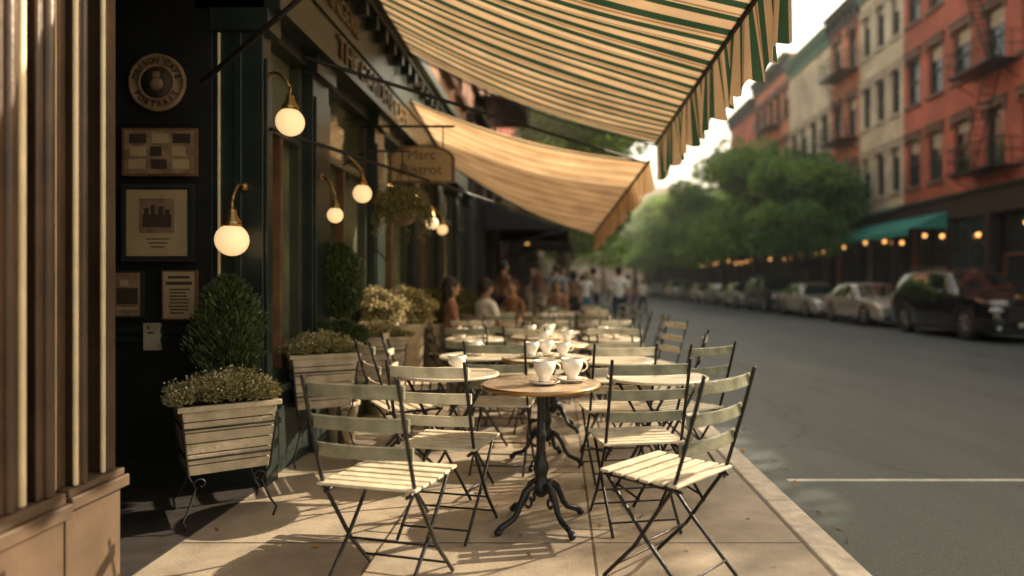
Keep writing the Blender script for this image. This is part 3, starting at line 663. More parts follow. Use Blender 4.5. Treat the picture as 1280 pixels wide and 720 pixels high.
def fold_table_mesh(h=.70,r=.30,top='tabletop2'):
    b=MB()
    b.lathe([(0,h-.012),(r-.004,h-.016),(r+.003,h-.014),(r+.004,h-.002),(r-.004,h+.002),(r-.012,h),(0,h)],(0,0,0),top,48)
    for sy in (-1,1):
        b.tube([(-.20,sy*.17,h-.02),(.22,sy*.17,.005)],.009,'iron',8); b.tube([(.20,sy*.15,h-.02),(-.22,sy*.15,.005)],.009,'iron',8)
    for x in (-.2,.2): b.tube([(x,-.17,h-.022),(x,.17,h-.022)],.008,'iron',8)
    for x in (-.19,.19): b.tube([(x,-.17,.05),(x,.17,.05)],.007,'iron',8)
    return b.mesh('folding_table')
PT=ped_table_mesh(); PT2=ped_table_mesh(top='tabletop2'); FT=fold_table_mesh(); FT2=fold_table_mesh(.72,.30,'tabletop2')
def crockery(x,y,z,lst,s=1):
    b=MB()
    for (dx,dy,a) in lst: cup(b,dx,dy,0,a,s); saucer_spoon(b,dx,dy,0)
    b.obj('coffee_cup',loc=(x,y,z))
inst(PT,'pedestal_table',(-.10,3.60,0),.15)
crockery(-.10,3.60,.75,[(.02,-.07,R(10))],1.12); crockery(-.10,3.60,.75,[(.165,.03,R(15))],1.12)
inst(PT2,'pedestal_table',(-.10,4.86,0),.7); crockery(-.1,4.86,.75,[(-.10,-.05,2.8)]); crockery(-.1,4.86,.75,[(.0,.08,.3)]); crockery(-.1,4.86,.75,[(.12,-.06,.2)])
inst(PT2,'pedestal_table',(-.06,5.95,0),.4); crockery(-.06,5.95,.75,[(-.08,0,2)]); crockery(-.06,5.95,.75,[(.12,.05,.5)])
inst(FT2,'folding_table',(.58,4.08,0),.3); inst(FT2,'folding_table',(-.68,4.22,0),-.3)
crockery(-.68,4.22,.72,[(.05,-.02,2.5)])
inst(FT,'folding_table',(.42,5.15,0),.6); inst(FT,'folding_table',(-.66,5.45,0),.2); crockery(-.66,5.45,.70,[(-.02,.0,.5)])
chair(-.72,2.88,R(-15),CH1,1.02); chair(.47,2.98,R(47),CH1,1.02)
chair(-.58,3.56,R(-13),CH2); chair(.40,3.66,R(10),CH1)
chair(.80,4.55,R(35),CH1); chair(-1.05,4.65,R(-60),CH2); chair(.36,4.55,R(10),CH2); chair(-.40,4.72,R(-5),CH1)
chair(-1.12,5.5,R(-80),CH2); chair(.86,5.4,R(75),CH1); chair(-.55,5.98,R(170),CH1); chair(.5,5.85,R(190),CH2)
Y=6.9; k=0
while Y<14:
    for x in (-.85,-.12,.58):
        xx=x+random.uniform(-.06,.06); yy=Y+random.uniform(-.12,.12)
        if k%2==0 and x==-.12: inst(PT2,'pedestal_table',(xx,yy,0),random.random())
        else: inst(random.choice([FT,FT2]),'folding_table',(xx,yy,0),random.random())
        for q in range(random.choice([1,2,3])): crockery(xx,yy,.75 if (k%2==0 and x==-.12) else .72,[(random.uniform(-.14,.14),random.uniform(-.14,.14),random.random()*6)])
        chair(xx+random.uniform(-.1,.1),yy-.5,R(random.uniform(-25,25)))
        if x==.58: chair(xx+.42,yy+.1,R(90+random.uniform(-25,25)))
        elif x==-.85 and k%2: chair(xx-.45,yy,R(-90+random.uniform(-20,20)))
    Y+=1.15; k+=1

# ---------------------------------------------------------------- planters & plants
def planter(name,x,y,rot,wt,wb,zt,zb,d=1.0,fluffy=('silver_leaf','petal'),mh=.14):
    b=MB()
    def corner(z):
        q=(z-zb)/(zt-zb); return (wb+(wt-wb)*q)/2
    nb=6
    for i in range(nb):
        z0=zb+(zt-zb)*i/nb; z1=zb+(zt-zb)*(i+1)/nb-.006
        a,c=corner(z0),corner(z1)
        vs=[(-a,-a*d,z0),(a,-a*d,z0),(a,a*d,z0),(-a,a*d,z0),(-c,-c*d,z1),(c,-c*d,z1),(c,c*d,z1),(-c,c*d,z1)]
        b.add(vs,[(0,1,5,4),(1,2,6,5),(2,3,7,6),(3,0,4,7),(3,2,1,0),(4,5,6,7)],'wicker')
    c=corner(zt)
    for s_ in (-1,1):
        b.box(-c-.02,c+.02,s_*c*d-.015,s_*c*d+.015,zt-.005,zt+.022,'wicker'); b.box(s_*c-.015,s_*c+.015,-c*d+.016,c*d-.016,zt-.005,zt+.021,'wicker')
    b.box(-c+.016,c-.016,-c*d+.016,c*d-.016,zt-.02,zt+.004,'soil')
    for q in (.25,.72):
        z=zb+(zt-zb)*q; a=corner(z)+.006
        b.tube([(-a,-a*d,z),(a,-a*d,z),(a,a*d,z),(-a,a*d,z),(-a,-a*d,z)],.006,'iron',6)
    for sx in (-1,1):
        for sy in (-1,1):
            a=corner(zb)
            pts=[(sx*corner(zt-.04)*1.02,sy*corner(zt-.04)*d*1.02,zt-.04),(sx*a*1.04,sy*a*d*1.04,zb),(sx*(a-.03),sy*(a*d-.03),zb*.72),(sx*(a+.01),sy*(a*d+.01),zb*.35),(sx*(a+.035),sy*(a*d+.035),.06),(sx*(a+.02),sy*(a*d+.02),.008)]
            b.tube(pts,.007,'iron',6)
            cp=[]
            for t in range(9):
                th=t/8*5; rr=.035*(1-t/12); cp.append((sx*(a-.05+rr*math.cos(th)),sy*a*d,zb-.05+rr*math.sin(th)))
            b.tube(cp,.005,'iron',6)
    o=b.obj(name,loc=(x,y,0),rot=rot,bevel=.004)
    p=MB(); W=wt/2
    pts=[];dirs=[]
    for k in range(80):
        cx,cy=rng.uniform(-W*1.12,W*1.12),rng.uniform(-W*d*1.12,W*d*1.12)
        h=mh*(1-.5*(abs(cx)/W)**2)*rng.uniform(.5,1.2)
        pp,dd=ellpts(110,(cx,cy,zt+.02+h*.6),(.055,.055,h*.55),.2); pts.append(pp); dirs.append(dd+np.array([0,0,.6]))
    pts=np.concatenate(pts); dirs=np.concatenate(dirs)
    p.leaves(pts,.026,fluffy[0],.35,dirs,.5)
    k=len(pts)//5; sel=pts[rng.choice(len(pts),k)]+np.array([0,0,.03]); p.leaves(sel,.012,fluffy[1],.9)
    p.leaves(pts[rng.choice(len(pts),len(pts)//4)],.05,'shrub',.12,None)
    p.obj('plant',o)
    return o
def topiary(x,y,z0,h,r,name='conifer_shrub',pot=False,cone=.3,n=7500,base=0):
    b=MB()
    b.tube([(0,0,base),(0,0,z0+h*.3)],.018,'bark',8)
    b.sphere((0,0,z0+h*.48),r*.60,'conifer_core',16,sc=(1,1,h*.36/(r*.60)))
    q=rng.uniform(0,1,n); th=rng.uniform(0,2*math.pi,n); 
    prof=np.sqrt(np.clip(1-(2*q-1)**2,0,1))*(1-cone*(q-.4)); lump=1+.15*np.sin(3*th+q*9)+.12*np.sin(7*th-q*15)+.07*np.sin(13*th+q*31)
    rr=r*prof*lump*rng.uniform(.66,1.10,n)
    P_=np.stack([rr*np.cos(th),rr*np.sin(th),z0+h*q],1); D=np.stack([np.cos(th),np.sin(th),np.full(n,1.2)],1)
    b.leaves(P_,.042,'conifer',.25,D,.4)
    if pot:
        b.lathe([(0,.0),(.12,0),(.15,.28),(.165,.285),(.165,.32),(.14,.32),(.135,.29),(0,.29)],(0,0,base),'wicker',20)
    return b.obj(name,loc=(x,y,0))
planter('planter_box',-1.86,3.78,R(35),.46,.38,.62,.28)
topiary(-1.96,4.03,.70,.62,.18,base=.3,cone=.35)
planter('planter_box',px(400,4.95),4.95,R(30),.44,.36,.76,.40,mh=.12)
topiary(px(424,5.55),5.55,1.0,.60,.17,base=0,pot=True)
planter('planter_box',px(470,6.2),6.2,R(24),.46,.38,.78,.42,mh=.10)
topiary(px(425,5.3),5.3,.70,.28,.19,'round_shrub',base=0,cone=0)
def bush(x,y,z,r,mats=('shrub','silver_leaf'),n=5000,name='potted_shrub'):
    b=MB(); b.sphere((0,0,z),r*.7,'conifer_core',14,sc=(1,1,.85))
    d=rng.normal(size=(n,3)); d/=np.linalg.norm(d,axis=1)[:,None]; lump=1+.13*np.sin(5*d[:,0]+3)+.12*np.sin(6*d[:,1]*2)+.1*np.sin(9*d[:,2])
    p=d*(r*lump*rng.uniform(.72,1.04,n))[:,None]*np.array([1,1,.85])+np.array([0,0,z])
    b.leaves(p,.038,mats[0],.5,d,.7); k=n//4; b.leaves(p[:k]*1.0+d[:k]*.02,.026,mats[1],.7)
    b.lathe([(0,.0),(.14,0),(.17,z-r*.7-.03),(.185,z-r*.7-.02),(.185,z-r*.7+.02),(.15,z-r*.7+.02),(0,z-r*.7)],(0,0,0),'wicker',20)
    return b.obj(name,loc=(x,y,0))
bush(px(470,6.6),6.75,1.02,.21,('silver_leaf','petal')); bush(px(510,7.3),7.3,1.0,.24,('silver_leaf','petal')); bush(-1.55,8.3,.95,.25); bush(-1.6,9.6,.95,.26); bush(-1.6,11,.95,.26)
b=MB(); Y=5.85; cx,cz=px(503,Y),pz(262,Y)
b.lathe([(0,-.14),(.06,-.13),(.12,-.08),(.155,0),(.165,.01),(.15,.02),(0,.01)],(0,0,0),'wood_brown',20)
for k in range(3):
    a=k*2.1; b.tube([(.15*math.cos(a),.15*math.sin(a),.01),(0,0,.42)],.004,'iron',5)
b.tube([(0,0,.42),(0,.0,.5)],.006,'iron',6); b.tube([(-1.86-cx,0,.38),(-1.86-cx+.2,0,.50),(.05,0,.5)],.010,'iron',8)
p,d=ellpts(3200,(0,0,.05),(.23,.23,.15),.3); b.leaves(p,.035,'silver_leaf',.45,d,.7)
p,d=ellpts(1200,(0,0,.06),(.25,.25,.16),.6); b.leaves(p,.028,'shrub',.5,d,.7)
for k in range(38):
    a=rng.uniform(0,6.28); L=rng.uniform(.12,.34); x0=.2*math.cos(a); y0=.2*math.sin(a)
    t=rng.uniform(0,1,40); pts=np.stack([x0*(1+.25*t)+.012*np.sin(t*12),y0*(1+.25*t),.03-L*t],1)+rng.normal(size=(40,3))*.010
    b.leaves(pts,.026,'shrub',.5)
b.obj('hanging_basket',loc=(cx,Y,cz))

# ---------------------------------------------------------------- trees
def tree_mesh(name,H=10,cr=4.2,trunk=.22,leafn=24000,lsize=.22,mats=('leaf','leaf2'),seed=1,gap=.55,keep=1):
    rr=random.Random(seed); b=MB()
    pts=[(0,0,0)]; x=y=0
    for i in range(1,7):
        x+=rr.uniform(-.12,.12); y+=rr.uniform(-.12,.12); pts.append((x,y,H*.62*i/6))
    b.tube(pts,[trunk*(1-.12*i) for i in range(7)],'bark',10)
    tips=[]
    for i in range(16):
        a=i*2.4+rr.uniform(-.3,.3); k=rr.choice([2,3,4,5,6]); base=Vector(pts[k]); 
        L=cr*rr.uniform(.55,1.0)*(1.1-.07*k); el=rr.uniform(.25,.95)
        tip=base+Vector((math.cos(a)*L*math.cos(el*.8),math.sin(a)*L*math.cos(el*.8),L*math.sin(el)))
        if tip.z>H: tip.z=H-.2
        m=base.lerp(tip,.5)+Vector((0,0,-.15)); r0=trunk*.4
        b.tube([base,m,tip],[r0,r0*.6,r0*.2],'bark',6)
        tips.append(tip); tips.append(m.lerp(tip,.4))
        for j in range(3):
            t2=m.lerp(tip,rr.uniform(.2,.8))+Vector((rr.uniform(-1,1),rr.uniform(-1,1),rr.uniform(-.3,.9)))*cr*.28
            b.tube([m.lerp(tip,.2+.2*j),t2],[r0*.4,r0*.12],'bark',5); tips.append(t2)
    tips=tips[::keep]
    n=len(tips); per=leafn//n
    for i,t in enumerate(tips):
        R0=cr*rr.uniform(.15,.28); p,d=ellpts(per,(t.x,t.y,t.z),(R0,R0,R0*.7),gap)
        b.leaves(p,lsize,mats[i%2],.6,d,1.2)
    return b.mesh(name)
T1=tree_mesh('unseen_shade_tree',10,4.3,seed=3); T2=tree_mesh('unseen_shade_tree',10.5,4.6,seed=8,mats=('leaf','leaf')); T3=tree_mesh('unseen_shade_tree',9,4.0,seed=14,mats=('leaf2','leaf'))
for i,(x,y,s) in enumerate([(13.3,36.5,.98),(13.0,45,1.22),(13.0,55,1.25),(13,65,1.25),(13,76,1.3),(13,88,1.3),(13,100,1.3),(.3,34,1.25),(.2,43,1.4),(.2,56,1.4),(.2,69,1.4),(.2,84,1.4),(.0,98,1.4)]):
    inst([T1,T2,T3][i%3],'unseen_shade_tree',(x,y,0),i*1.7,s)
for i,(x,y,s) in enumerate([(3,118,1.9),(8,122,2.0),(-2,121,2.0),(13,120,1.9),(5.5,135,2.4),(-7,133,2.3),(17,135,2.2),(0,108,1.6),(12,108,1.6)]):
    inst([T1,T2,T3][i%3],'unseen_shade_tree',(x,y,-.1),i*1.1,s)
TS=tree_mesh('unseen_shade_tree',11,3.9,leafn=5200,lsize=.22,seed=21,gap=.1,keep=3)  # out-of-view tree added and thinned to throw dappled shade on the sidewalk
inst(TS,'unseen_shade_tree',(13.4,10.8,0),.5,1.0)
b=MB(); b.box(-60,80,175,176,-.2,26,'brick_brown'); b.obj('distant_building')

# ---------------------------------------------------------------- cars
def car_paint(name,c,metal=.5): 
    M[name]=P(name,c,.16,metal=metal,var=.06,scale=2,coat=1)
M['car_glass']=P('car_glass',(.012,.015,.016),.04,var=.2,spec=.9)
M['headlight']=P('headlight',(.55,.55,.52),.12,metal=.3,var=.1)
M['chrome']=P('chrome',(.55,.55,.55),.15,metal=1,var=.1)
M['alloy']=P('alloy',(.35,.35,.35),.3,metal=.9)
M['plate']=P('plate',(.5,.45,.3),.5)
M['tail']=P('tail_lamp',(.3,.01,.01),.2)
def car(name,paint,x,y,suv=False):
    E=empty(name,(x,y,-.13))
    if suv:
        L,W,H=4.85,.96,1.80; st=[(0,.62,.62,.70),(.04,.86,.86,.82),(.18,.99,.99,.91),(.55,1.07,1.07,.97),(1.25,1.13,1.13,1.0),(1.38,1.14,1.17,1.0),(1.98,1.15,1.68,1.0),(2.06,1.15,1.71,1.0),(2.9,1.16,1.79,1.0),(2.99,1.16,1.79,1.0),(3.8,1.17,1.77,1.0),(3.9,1.17,1.76,1.0),(4.45,1.18,1.70,.98),(4.55,1.17,1.64,.97),(4.78,1.10,1.18,.94),(4.85,.70,.70,.86)]
        wheels=(.92,3.85); wr=.375
    else:
        L,W,H=4.65,.90,1.45; st=[(0,.50,.50,.70),(.05,.66,.66,.82),(.20,.76,.76,.90),(.6,.84,.84,.96),(1.2,.91,.91,1.0),(1.35,.92,.95,1.0),(2.05,.94,1.36,1.0),(2.12,.94,1.38,1.0),(2.72,.95,1.45,1.0),(2.80,.95,1.45,1.0),(3.4,.96,1.40,1.0),(3.48,.96,1.38,1.0),(4.05,1.0,1.08,.97),(4.12,1.0,1.03,.96),(4.5,.98,.99,.92),(4.65,.60,.60,.84)]
        wheels=(.88,3.62); wr=.335
    vs=[];fs=[];mi=[];rows=17
    for (yy,zb,zt,ws) in st:
        w=W*ws; cab=zt-zb>.02; k=min(1,(zt-zb)/.4)
        wt=w*(.93-.17*k)
        half=[(w*.90,.22),(w*.985,.30),(w*1.0,min(.58,zb*.8)),(w*.985,zb*.90),(w*.955,zb),(wt,zt-.05*k) if cab else (w*.86,zb+.005),(wt*.86,zt-.005) if cab else (w*.66,zb+.02),(wt*.45,zt+.012) if cab else (w*.35,zb+.032)]
        ring=[(0,.22)]+half+[(0,(zt if cab else zb)+.02+.012*(not cab))]+[(-a,c) for a,c in reversed(half)]
        rows=len(ring)
        vs+=[(a,yy-L/2,c) for a,c in ring]
    n=len(st)
    for i in range(n-1):
        for k in range(rows):
            k2=(k+1)%rows; fs.append((i*rows+k,(i+1)*rows+k,(i+1)*rows+k2,i*rows+k2))
            m=0; kk=k if k<=8 else 17-k
            cabA=st[i][2]-st[i][1]>.02; cabB=st[i+1][2]-st[i+1][1]>.02
            glassbay=(cabA and cabB) 
            thin=abs(st[i+1][0]-st[i][0])<.12
            if kk==5 and glassbay and not thin: m=1
            if kk in (6,7,8) :
                if i==5: m=1
                if (not suv and i==11) or (suv and i==13): m=1
            if kk==0: m=2
            mi.append(m)
    fs.append(tuple(range(rows))); mi.append(0); fs.append(tuple((n-1)*rows+k for k in range(rows-1,-1,-1))); mi.append(0)
    me=bpy.data.meshes.new('body'); me.from_pydata(vs,[],fs)
    for k in (paint,'car_glass','black'): me.materials.append(M[k])
    me.polygons.foreach_set('material_index',mi); me.update()
    o=bpy.data.objects.new('body',me); S.collection.objects.link(o)
    c=MB(); c.mats=[paint,'car_glass','black']
    for wy in wheels:
        for sx in (-1,1):
            nn=28; vv=[];ff=[]
            for z in (-.16,.30):
                for q in range(nn): vv.append((sx*(W-.14)+sx*z*1.0,wy-L/2+(wr+.05)*math.cos(q*2*math.pi/nn),wr+(wr+.05)*math.sin(q*2*math.pi/nn)))
            for q in range(nn): ff.append((q,(q+1)%nn,nn+(q+1)%nn,nn+q))
            ff.append(tuple(range(nn-1,-1,-1))); ff.append(tuple(range(nn,2*nn)))
            c.add(vv,ff,'black')
    co=bpy.data.objects.new('cut',c.mesh('cut')); S.collection.objects.link(co)
    import bmesh
    for ob in (o,co):
        bm=bmesh.new(); bm.from_mesh(ob.data); bmesh.ops.recalc_face_normals(bm,faces=bm.faces); bm.to_mesh(ob.data); bm.free()
    md=o.modifiers.new('b','BOOLEAN'); md.object=co; md.operation='DIFFERENCE'; md.solver='EXACT'
    dg=bpy.context.evaluated_depsgraph_get(); dg.update()
    nm=bpy.data.meshes.new_from_object(o.evaluated_get(dg)); o.modifiers.clear(); o.data=nm; bpy.data.objects.remove(co)
    for p in nm.polygons: p.use_smooth=(p.material_index!=2)
    bv=o.modifiers.new('bevel','BEVEL'); bv.width=.018; bv.segments=2; bv.limit_method='ANGLE'; bv.angle_limit=R(28); bv.harden_normals=False
    o.parent=E
    b=MB(); Fy=-L/2
    for wy in wheels:
        for sx in (-1,1):
            cx=sx*(W-.11)
            b.lathe([(wr-.10,-.10),(wr-.02,-.10),(wr,-.07),(wr,.07),(wr-.02,.10),(wr-.10,.10),(wr-.11,.05)],(cx,wy-L/2,wr),'black',28,axis='x')
            b.lathe([(0,sx*.055),(wr-.10,sx*.05),(wr-.095,sx*.095)],(cx,wy-L/2,wr),'iron',24,axis='x')
            b.lathe([(wr-.125,sx*.085),(wr-.095,sx*.10),(wr-.09,sx*.09)],(cx,wy-L/2,wr),'alloy',24,axis='x')
            for q in range(7):
                a=q*2*math.pi/7; b.tube([(cx+sx*.085,wy-L/2,wr),(cx+sx*.088,wy-L/2+(wr-.105)*math.cos(a),wr+(wr-.105)*math.sin(a))],[.028,.018],'alloy',6)
            b.sphere((cx+sx*.085,wy-L/2,wr),.04,'alloy',10)
    b.obj('wheels',E)
    b=MB(); zt=st[2][1]
    gz0,gz1=(.52,.84) if suv else (.42,.62)
    gw=.50 if suv else .38
    b.box(-gw,gw,Fy-.035,Fy+.1,gz0,gz1,'black')
    for k in range(5):
        z=gz0+.03+k*(gz1-gz0-.06)/4; b.box(-gw+.02,gw-.02,Fy-.045,Fy-.034,z-.008,z+.008,'chrome')
    b.box(-gw*1.03,gw*1.03,Fy-.05,Fy-.03,gz1,gz1+.02,'chrome')
    b.box(-W*.72,W*.72,Fy-.03,Fy+.1,.26,.36,'black'); b.box(-.25,.25,Fy-.06,Fy-.052,.38,.49,'plate')
    for sx in (-1,1):
        hz=.78 if suv else .60
        b.sphere((sx*W*.70,Fy+.09,hz),.17,'headlight',16,sc=(1.05,.7,.42)); b.sphere((sx*W*.70,Fy-.02,.35),.06,'headlight',10,sc=(1,.5,1))
        b.sphere((sx*(W+.09),Fy+(1.75 if suv else 1.75),st[5][1]+.04),.11,paint,12,sc=(.9,.6,.7)); b.tube([(sx*W*.93,Fy+1.78,st[5][1]-.01),(sx*(W+.05),Fy+1.76,st[5][1]+.02)],.02,'black',6)
        b.box(sx*(W*.94),sx*(W*.78),Fy+L-.06,Fy+L-.13,.72,.92,'tail')
        for yy in (2.3,3.2): b.box(sx*(W*.985),sx*(W*1.012),Fy+yy,Fy+yy+.16,st[7][1]*.86-.012,st[7][1]*.86+.012,'chrome')
        for yy in (1.55,2.76,3.55 if suv else 3.45): b.box(sx*(W*.97),sx*(W*1.003),Fy+yy-.004,Fy+yy+.004,.34,st[7][1]*.93,'black')
        b.box(sx*W*.90,sx*W*1.002,Fy+wheels[0]+wr+.08,Fy+wheels[1]-wr-.08,.22,.30,'black')
    if suv:
        for sx in (-1,1): b.tube([(sx*.66,Fy+2.1,1.76),(sx*.66,Fy+2.3,1.84),(sx*.66,Fy+4.1,1.84),(sx*.66,Fy+4.3,1.77)],.018,'iron',6)
    b.obj('details',E)
    return E
car_paint('paint_black',(.010,.011,.014),.1); car_paint('paint_silver',(.60,.60,.54)); car_paint('paint_grey',(.26,.27,.26)); car_paint('paint_dark',(.03,.035,.04)); car_paint('paint_white',(.65,.62,.55),.1)
CX=10.95
car('parked_car','paint_black',CX,18.4,True); car('parked_car','paint_silver',CX,24.1); car('parked_car','paint_silver',CX,29.5); car('parked_car','paint_dark',CX,35,True)
car('parked_car','paint_silver',CX,40.6); car('parked_car','paint_grey',CX,46); car('parked_car','paint_white',CX,51.5); car('parked_car','paint_dark',CX,57); car('parked_car','paint_silver',CX,63,True); car('parked_car','paint_grey',CX,69); car('parked_car','paint_dark',CX,75); car('parked_car','paint_silver',CX,82)

# ---------------------------------------------------------------- people
SK={'light':(.50,.29,.19),'tan':(.38,.21,.13),'dark':(.14,.07,.045)}
for k,c in SK.items(): M['skin_'+k]=P('skin_'+k,c,.5,var=.08)
CL={'white':(.76,.72,.64),'brown':(.24,.12,.07),'navy':(.03,.04,.07),'grey':(.26,.26,.24),'red':(.24,.07,.05),'khaki':(.36,.29,.19),'black':(.02,.02,.02),'blue':(.12,.18,.26)}
for k,c in CL.items(): M['cloth_'+k]=P('cloth_'+k,c,.85,var=.15,scale=12,bump=.3,bscale=40)
for k,c in {'dark':(.02,.013,.01),'brown':(.08,.045,.02),'blond':(.30,.20,.10)}.items(): M['hair_'+k]=P('hair_'+k,c,.6,var=.4,scale=40)
M['eye']=P('eye',(.03,.02,.015),.2); M['lips']=P('lips',(.30,.10,.08),.4)
def person(x,y,rot,pose='stand',shirt='white',pants='navy',skin='light',hair='brown',short=True,woman=False,h=1.75,z=0,ph=0.0):
    V=[];Ed=[];Rd=[];tag=[]
    def a(p,r): V.append(Vector(p)); Rd.append(r); return len(V)-1
    def e(i,j,t): Ed.append((i,j)); tag.append(t)
    sh,sw=(.165,.17) if woman else (.195,.19)
    sit=pose=='sit'; pz0=.56 if sit else .94; dz=pz0-.94
    pel=a((0,0,pz0),.135 if not woman else .14); bel=a((0,.0,1.08+dz),.115 if not woman else .10); che=a((0,.01,1.28+dz),.135 if not woman else .12); ub=a((0,0,1.40+dz),.10); nk=a((0,.0,1.49+dz),.052); hd=a((0,.015,1.57+dz),.055)
    e(pel,bel,'shirt'); e(bel,che,'shirt'); e(che,ub,'shirt'); e(ub,nk,'skin'); e(nk,hd,'skin')
    roots=[pel]
    for s_ in (-1,1):
        sw_=(.22*math.sin(ph)*s_ if pose=='walk' else 0)
        S0=a((s_*sh,-.005,1.405+dz),.062 if not woman else .052)
        if sit: el=a((s_*(sh+.05),.06,1.13+dz),.043); wr_=a((s_*(sh-.03),.30,1.10+dz),.028); hv=Vector((-.15*s_,.95,-.1))
        elif pose=='walk': el=a((s_*(sh+.05),-.02-sw_*.7,1.13),.043); wr_=a((s_*(sh+.05),.08-sw_*1.7,.90),.028); hv=Vector((0,.25-sw_*.5,-1))
        else: el=a((s_*(sh+.055),-.03,1.13),.043); wr_=a((s_*(sh+.05),.05,.88),.028); hv=Vector((0,.2,-1))
        hv.normalize(); pm=a(tuple(V[wr_]+hv*.07),.030)
        e(ub,S0,'shirt'); mid=a(tuple(V[S0].lerp(V[el],.6)),.050 if not woman else .042); e(S0,mid,'shirt'); e(mid,el,'skin'); e(el,wr_,'skin'); e(wr_,pm,'skin')
        side=Vector((s_*0+0,1,0)) if not sit else Vector((1,0,0))
        side=(side-hv*side.dot(hv)).normalized(); inn=hv.cross(side)*( -1 if (hv.cross(side)).x*s_>0 else 1)
        for fi,(off,ln) in enumerate(((-.027,.06),(-.009,.075),(.009,.082),(.027,.072))):
            p0=V[pm]+side*off+hv*.01; q0=a(tuple(p0),.0095); roots.append(q0)
            q1=a(tuple(p0+hv*ln*.55),.0088); q2=a(tuple(p0+hv*ln*.95+inn*.02),.0078); e(q0,q1,'skin'); e(q1,q2,'skin')
        p0=V[wr_]+hv*.03+side*.02; q0=a(tuple(p0),.011); roots.append(q0); q1=a(tuple(p0+side*.03+hv*.025),.010); q2=a(tuple(p0+side*.042+hv*.055+inn*.01),.009); e(q0,q1,'skin'); e(q1,q2,'skin')
        H0=a((s_*.095,0,.88+dz),.098)
        if sit: kn=a((s_*.13,.44,.50),.062); an=a((s_*.13,.42,.09),.042); to=a((s_*.14,.57,.045),.040)
        elif pose=='walk':
            st_=math.sin(ph)*s_; kn=a((s_*.10,.08+.22*st_,.50),.062); an=a((s_*.10,(-.02+.40*st_),.10+(.06 if st_<0 else 0)),.042); to=a((s_*.11,.12+.40*st_,.045),.040)
        else: kn=a((s_*.11,.02,.50),.062); an=a((s_*.12,-.02,.09),.042); to=a((s_*.14,.13,.045),.040)
        m1=a(tuple(V[H0].lerp(V[kn],.75)),.072); ca=a(tuple(V[kn].lerp(V[an],.3)+Vector((0,-.02,0))),.055)
        e(pel,H0,'pants'); e(H0,m1,'pants'); e(m1,kn,'pants'); e(kn,ca,'skin' if short else 'pants'); e(ca,an,'skin' if short else 'pants'); e(an,to,'shoe')
    me=bpy.data.meshes.new('p'); me.from_pydata([tuple(v) for v in V],Ed,[])
    o=bpy.data.objects.new('p',me); S.collection.objects.link(o)
    md=o.modifiers.new('s','SKIN'); sd=me.skin_vertices[0].data
    for i,r in enumerate(Rd):
        sd[i].radius=(r,r); sd[i].use_root=(i in roots)
    sb=o.modifiers.new('u','SUBSURF'); sb.levels=1; sb.render_levels=1
    dg=bpy.context.evaluated_depsgraph_get(); dg.update()
    nm=bpy.data.meshes.new_from_object(o.evaluated_get(dg)); bpy.data.objects.remove(o)
    names={'shirt':'cloth_'+shirt,'skin':'skin_'+skin,'pants':'cloth_'+pants,'shoe':'cloth_black'}; order=['shirt','skin','pants','shoe']
    nm.materials.clear()
    for k in order: nm.materials.append(M[names[k]])
    A=np.array([V[i] for i,j in Ed]); B=np.array([V[j] for i,j in Ed]); AB=B-A; L2=(AB**2).sum(1)+1e-9
    RR=np.array([(Rd[i]+Rd[j])/2 for i,j in Ed])
    for p in nm.polygons:
        c=np.array(p.center); t=np.clip(((c-A)*AB).sum(1)/L2,0,1); d=np.linalg.norm(A+AB*t[:,None]-c,axis=1)-RR*.9
        p.material_index=order.index(tag[int(d.argmin())]); p.use_smooth=True
        if p.material_index==0 and c[2]<1.0+dz and abs(c[0])<.2: p.material_index=2
    for v in nm.vertices:
        if v.co.z>.8+dz and abs(v.co.x)<.2 and v.co.z<1.45+dz and not sit: v.co.y*=.82; 
    s=h/1.75
    body=bpy.data.objects.new('person',nm); S.collection.objects.link(body); body.location=(x,y,z); body.rotation_euler=(0,0,rot); body.scale=(s,s,s)
    b=MB(); zc=1.645+dz; hs='hair_'+hair; sk='skin_'+skin
    b.sphere((0,.02,zc),.1,sk,20,sc=(.78,.95,1.16)); b.sphere((0,.045,zc-.06),.06,sk,14,sc=(.9,.95,.9))
    b.tube([(0,.108,zc+.015),(0,.128,zc-.025),(0,.108,zc-.032)],[.008,.013,.008],sk,8)
    for q in (-1,1):
        b.sphere((q*.079,.01,zc-.01),.024,sk,10,sc=(.4,.7,1.2)); b.sphere((q*.030,.104,zc+.008),.009,'eye',8); b.box(q*.018,q*.044,.106,.113,zc+.024,zc+.030,hs)
    b.sphere((0,.098,zc-.060),.020,'lips',10,sc=(1.1,.5,.35))
    b.sphere((0,.0,zc+.022),.105,hs,18,sc=(.84,1.0,1.08))
    if woman:
        b.sphere((0,-.055,zc-.06),.085,hs,14,sc=(.95,.55,1.5)); 
        for q in (-1,1): b.sphere((q*.072,-.01,zc-.05),.04,hs,10,sc=(.5,.9,2.0))
    b.obj('head',body)
    if woman and not sit and random.random()<.5:
        k=MB(); k.lathe([(.145,1.0),(.17,.85),(.22,.62),(.21,.62)],(0,0,0),'cloth_'+pants,20); k.obj('skirt',body)
    return body
person(1.60,18.6,0,'walk','white','navy','tan','dark',h=1.86,z=-.13,ph=1.2)
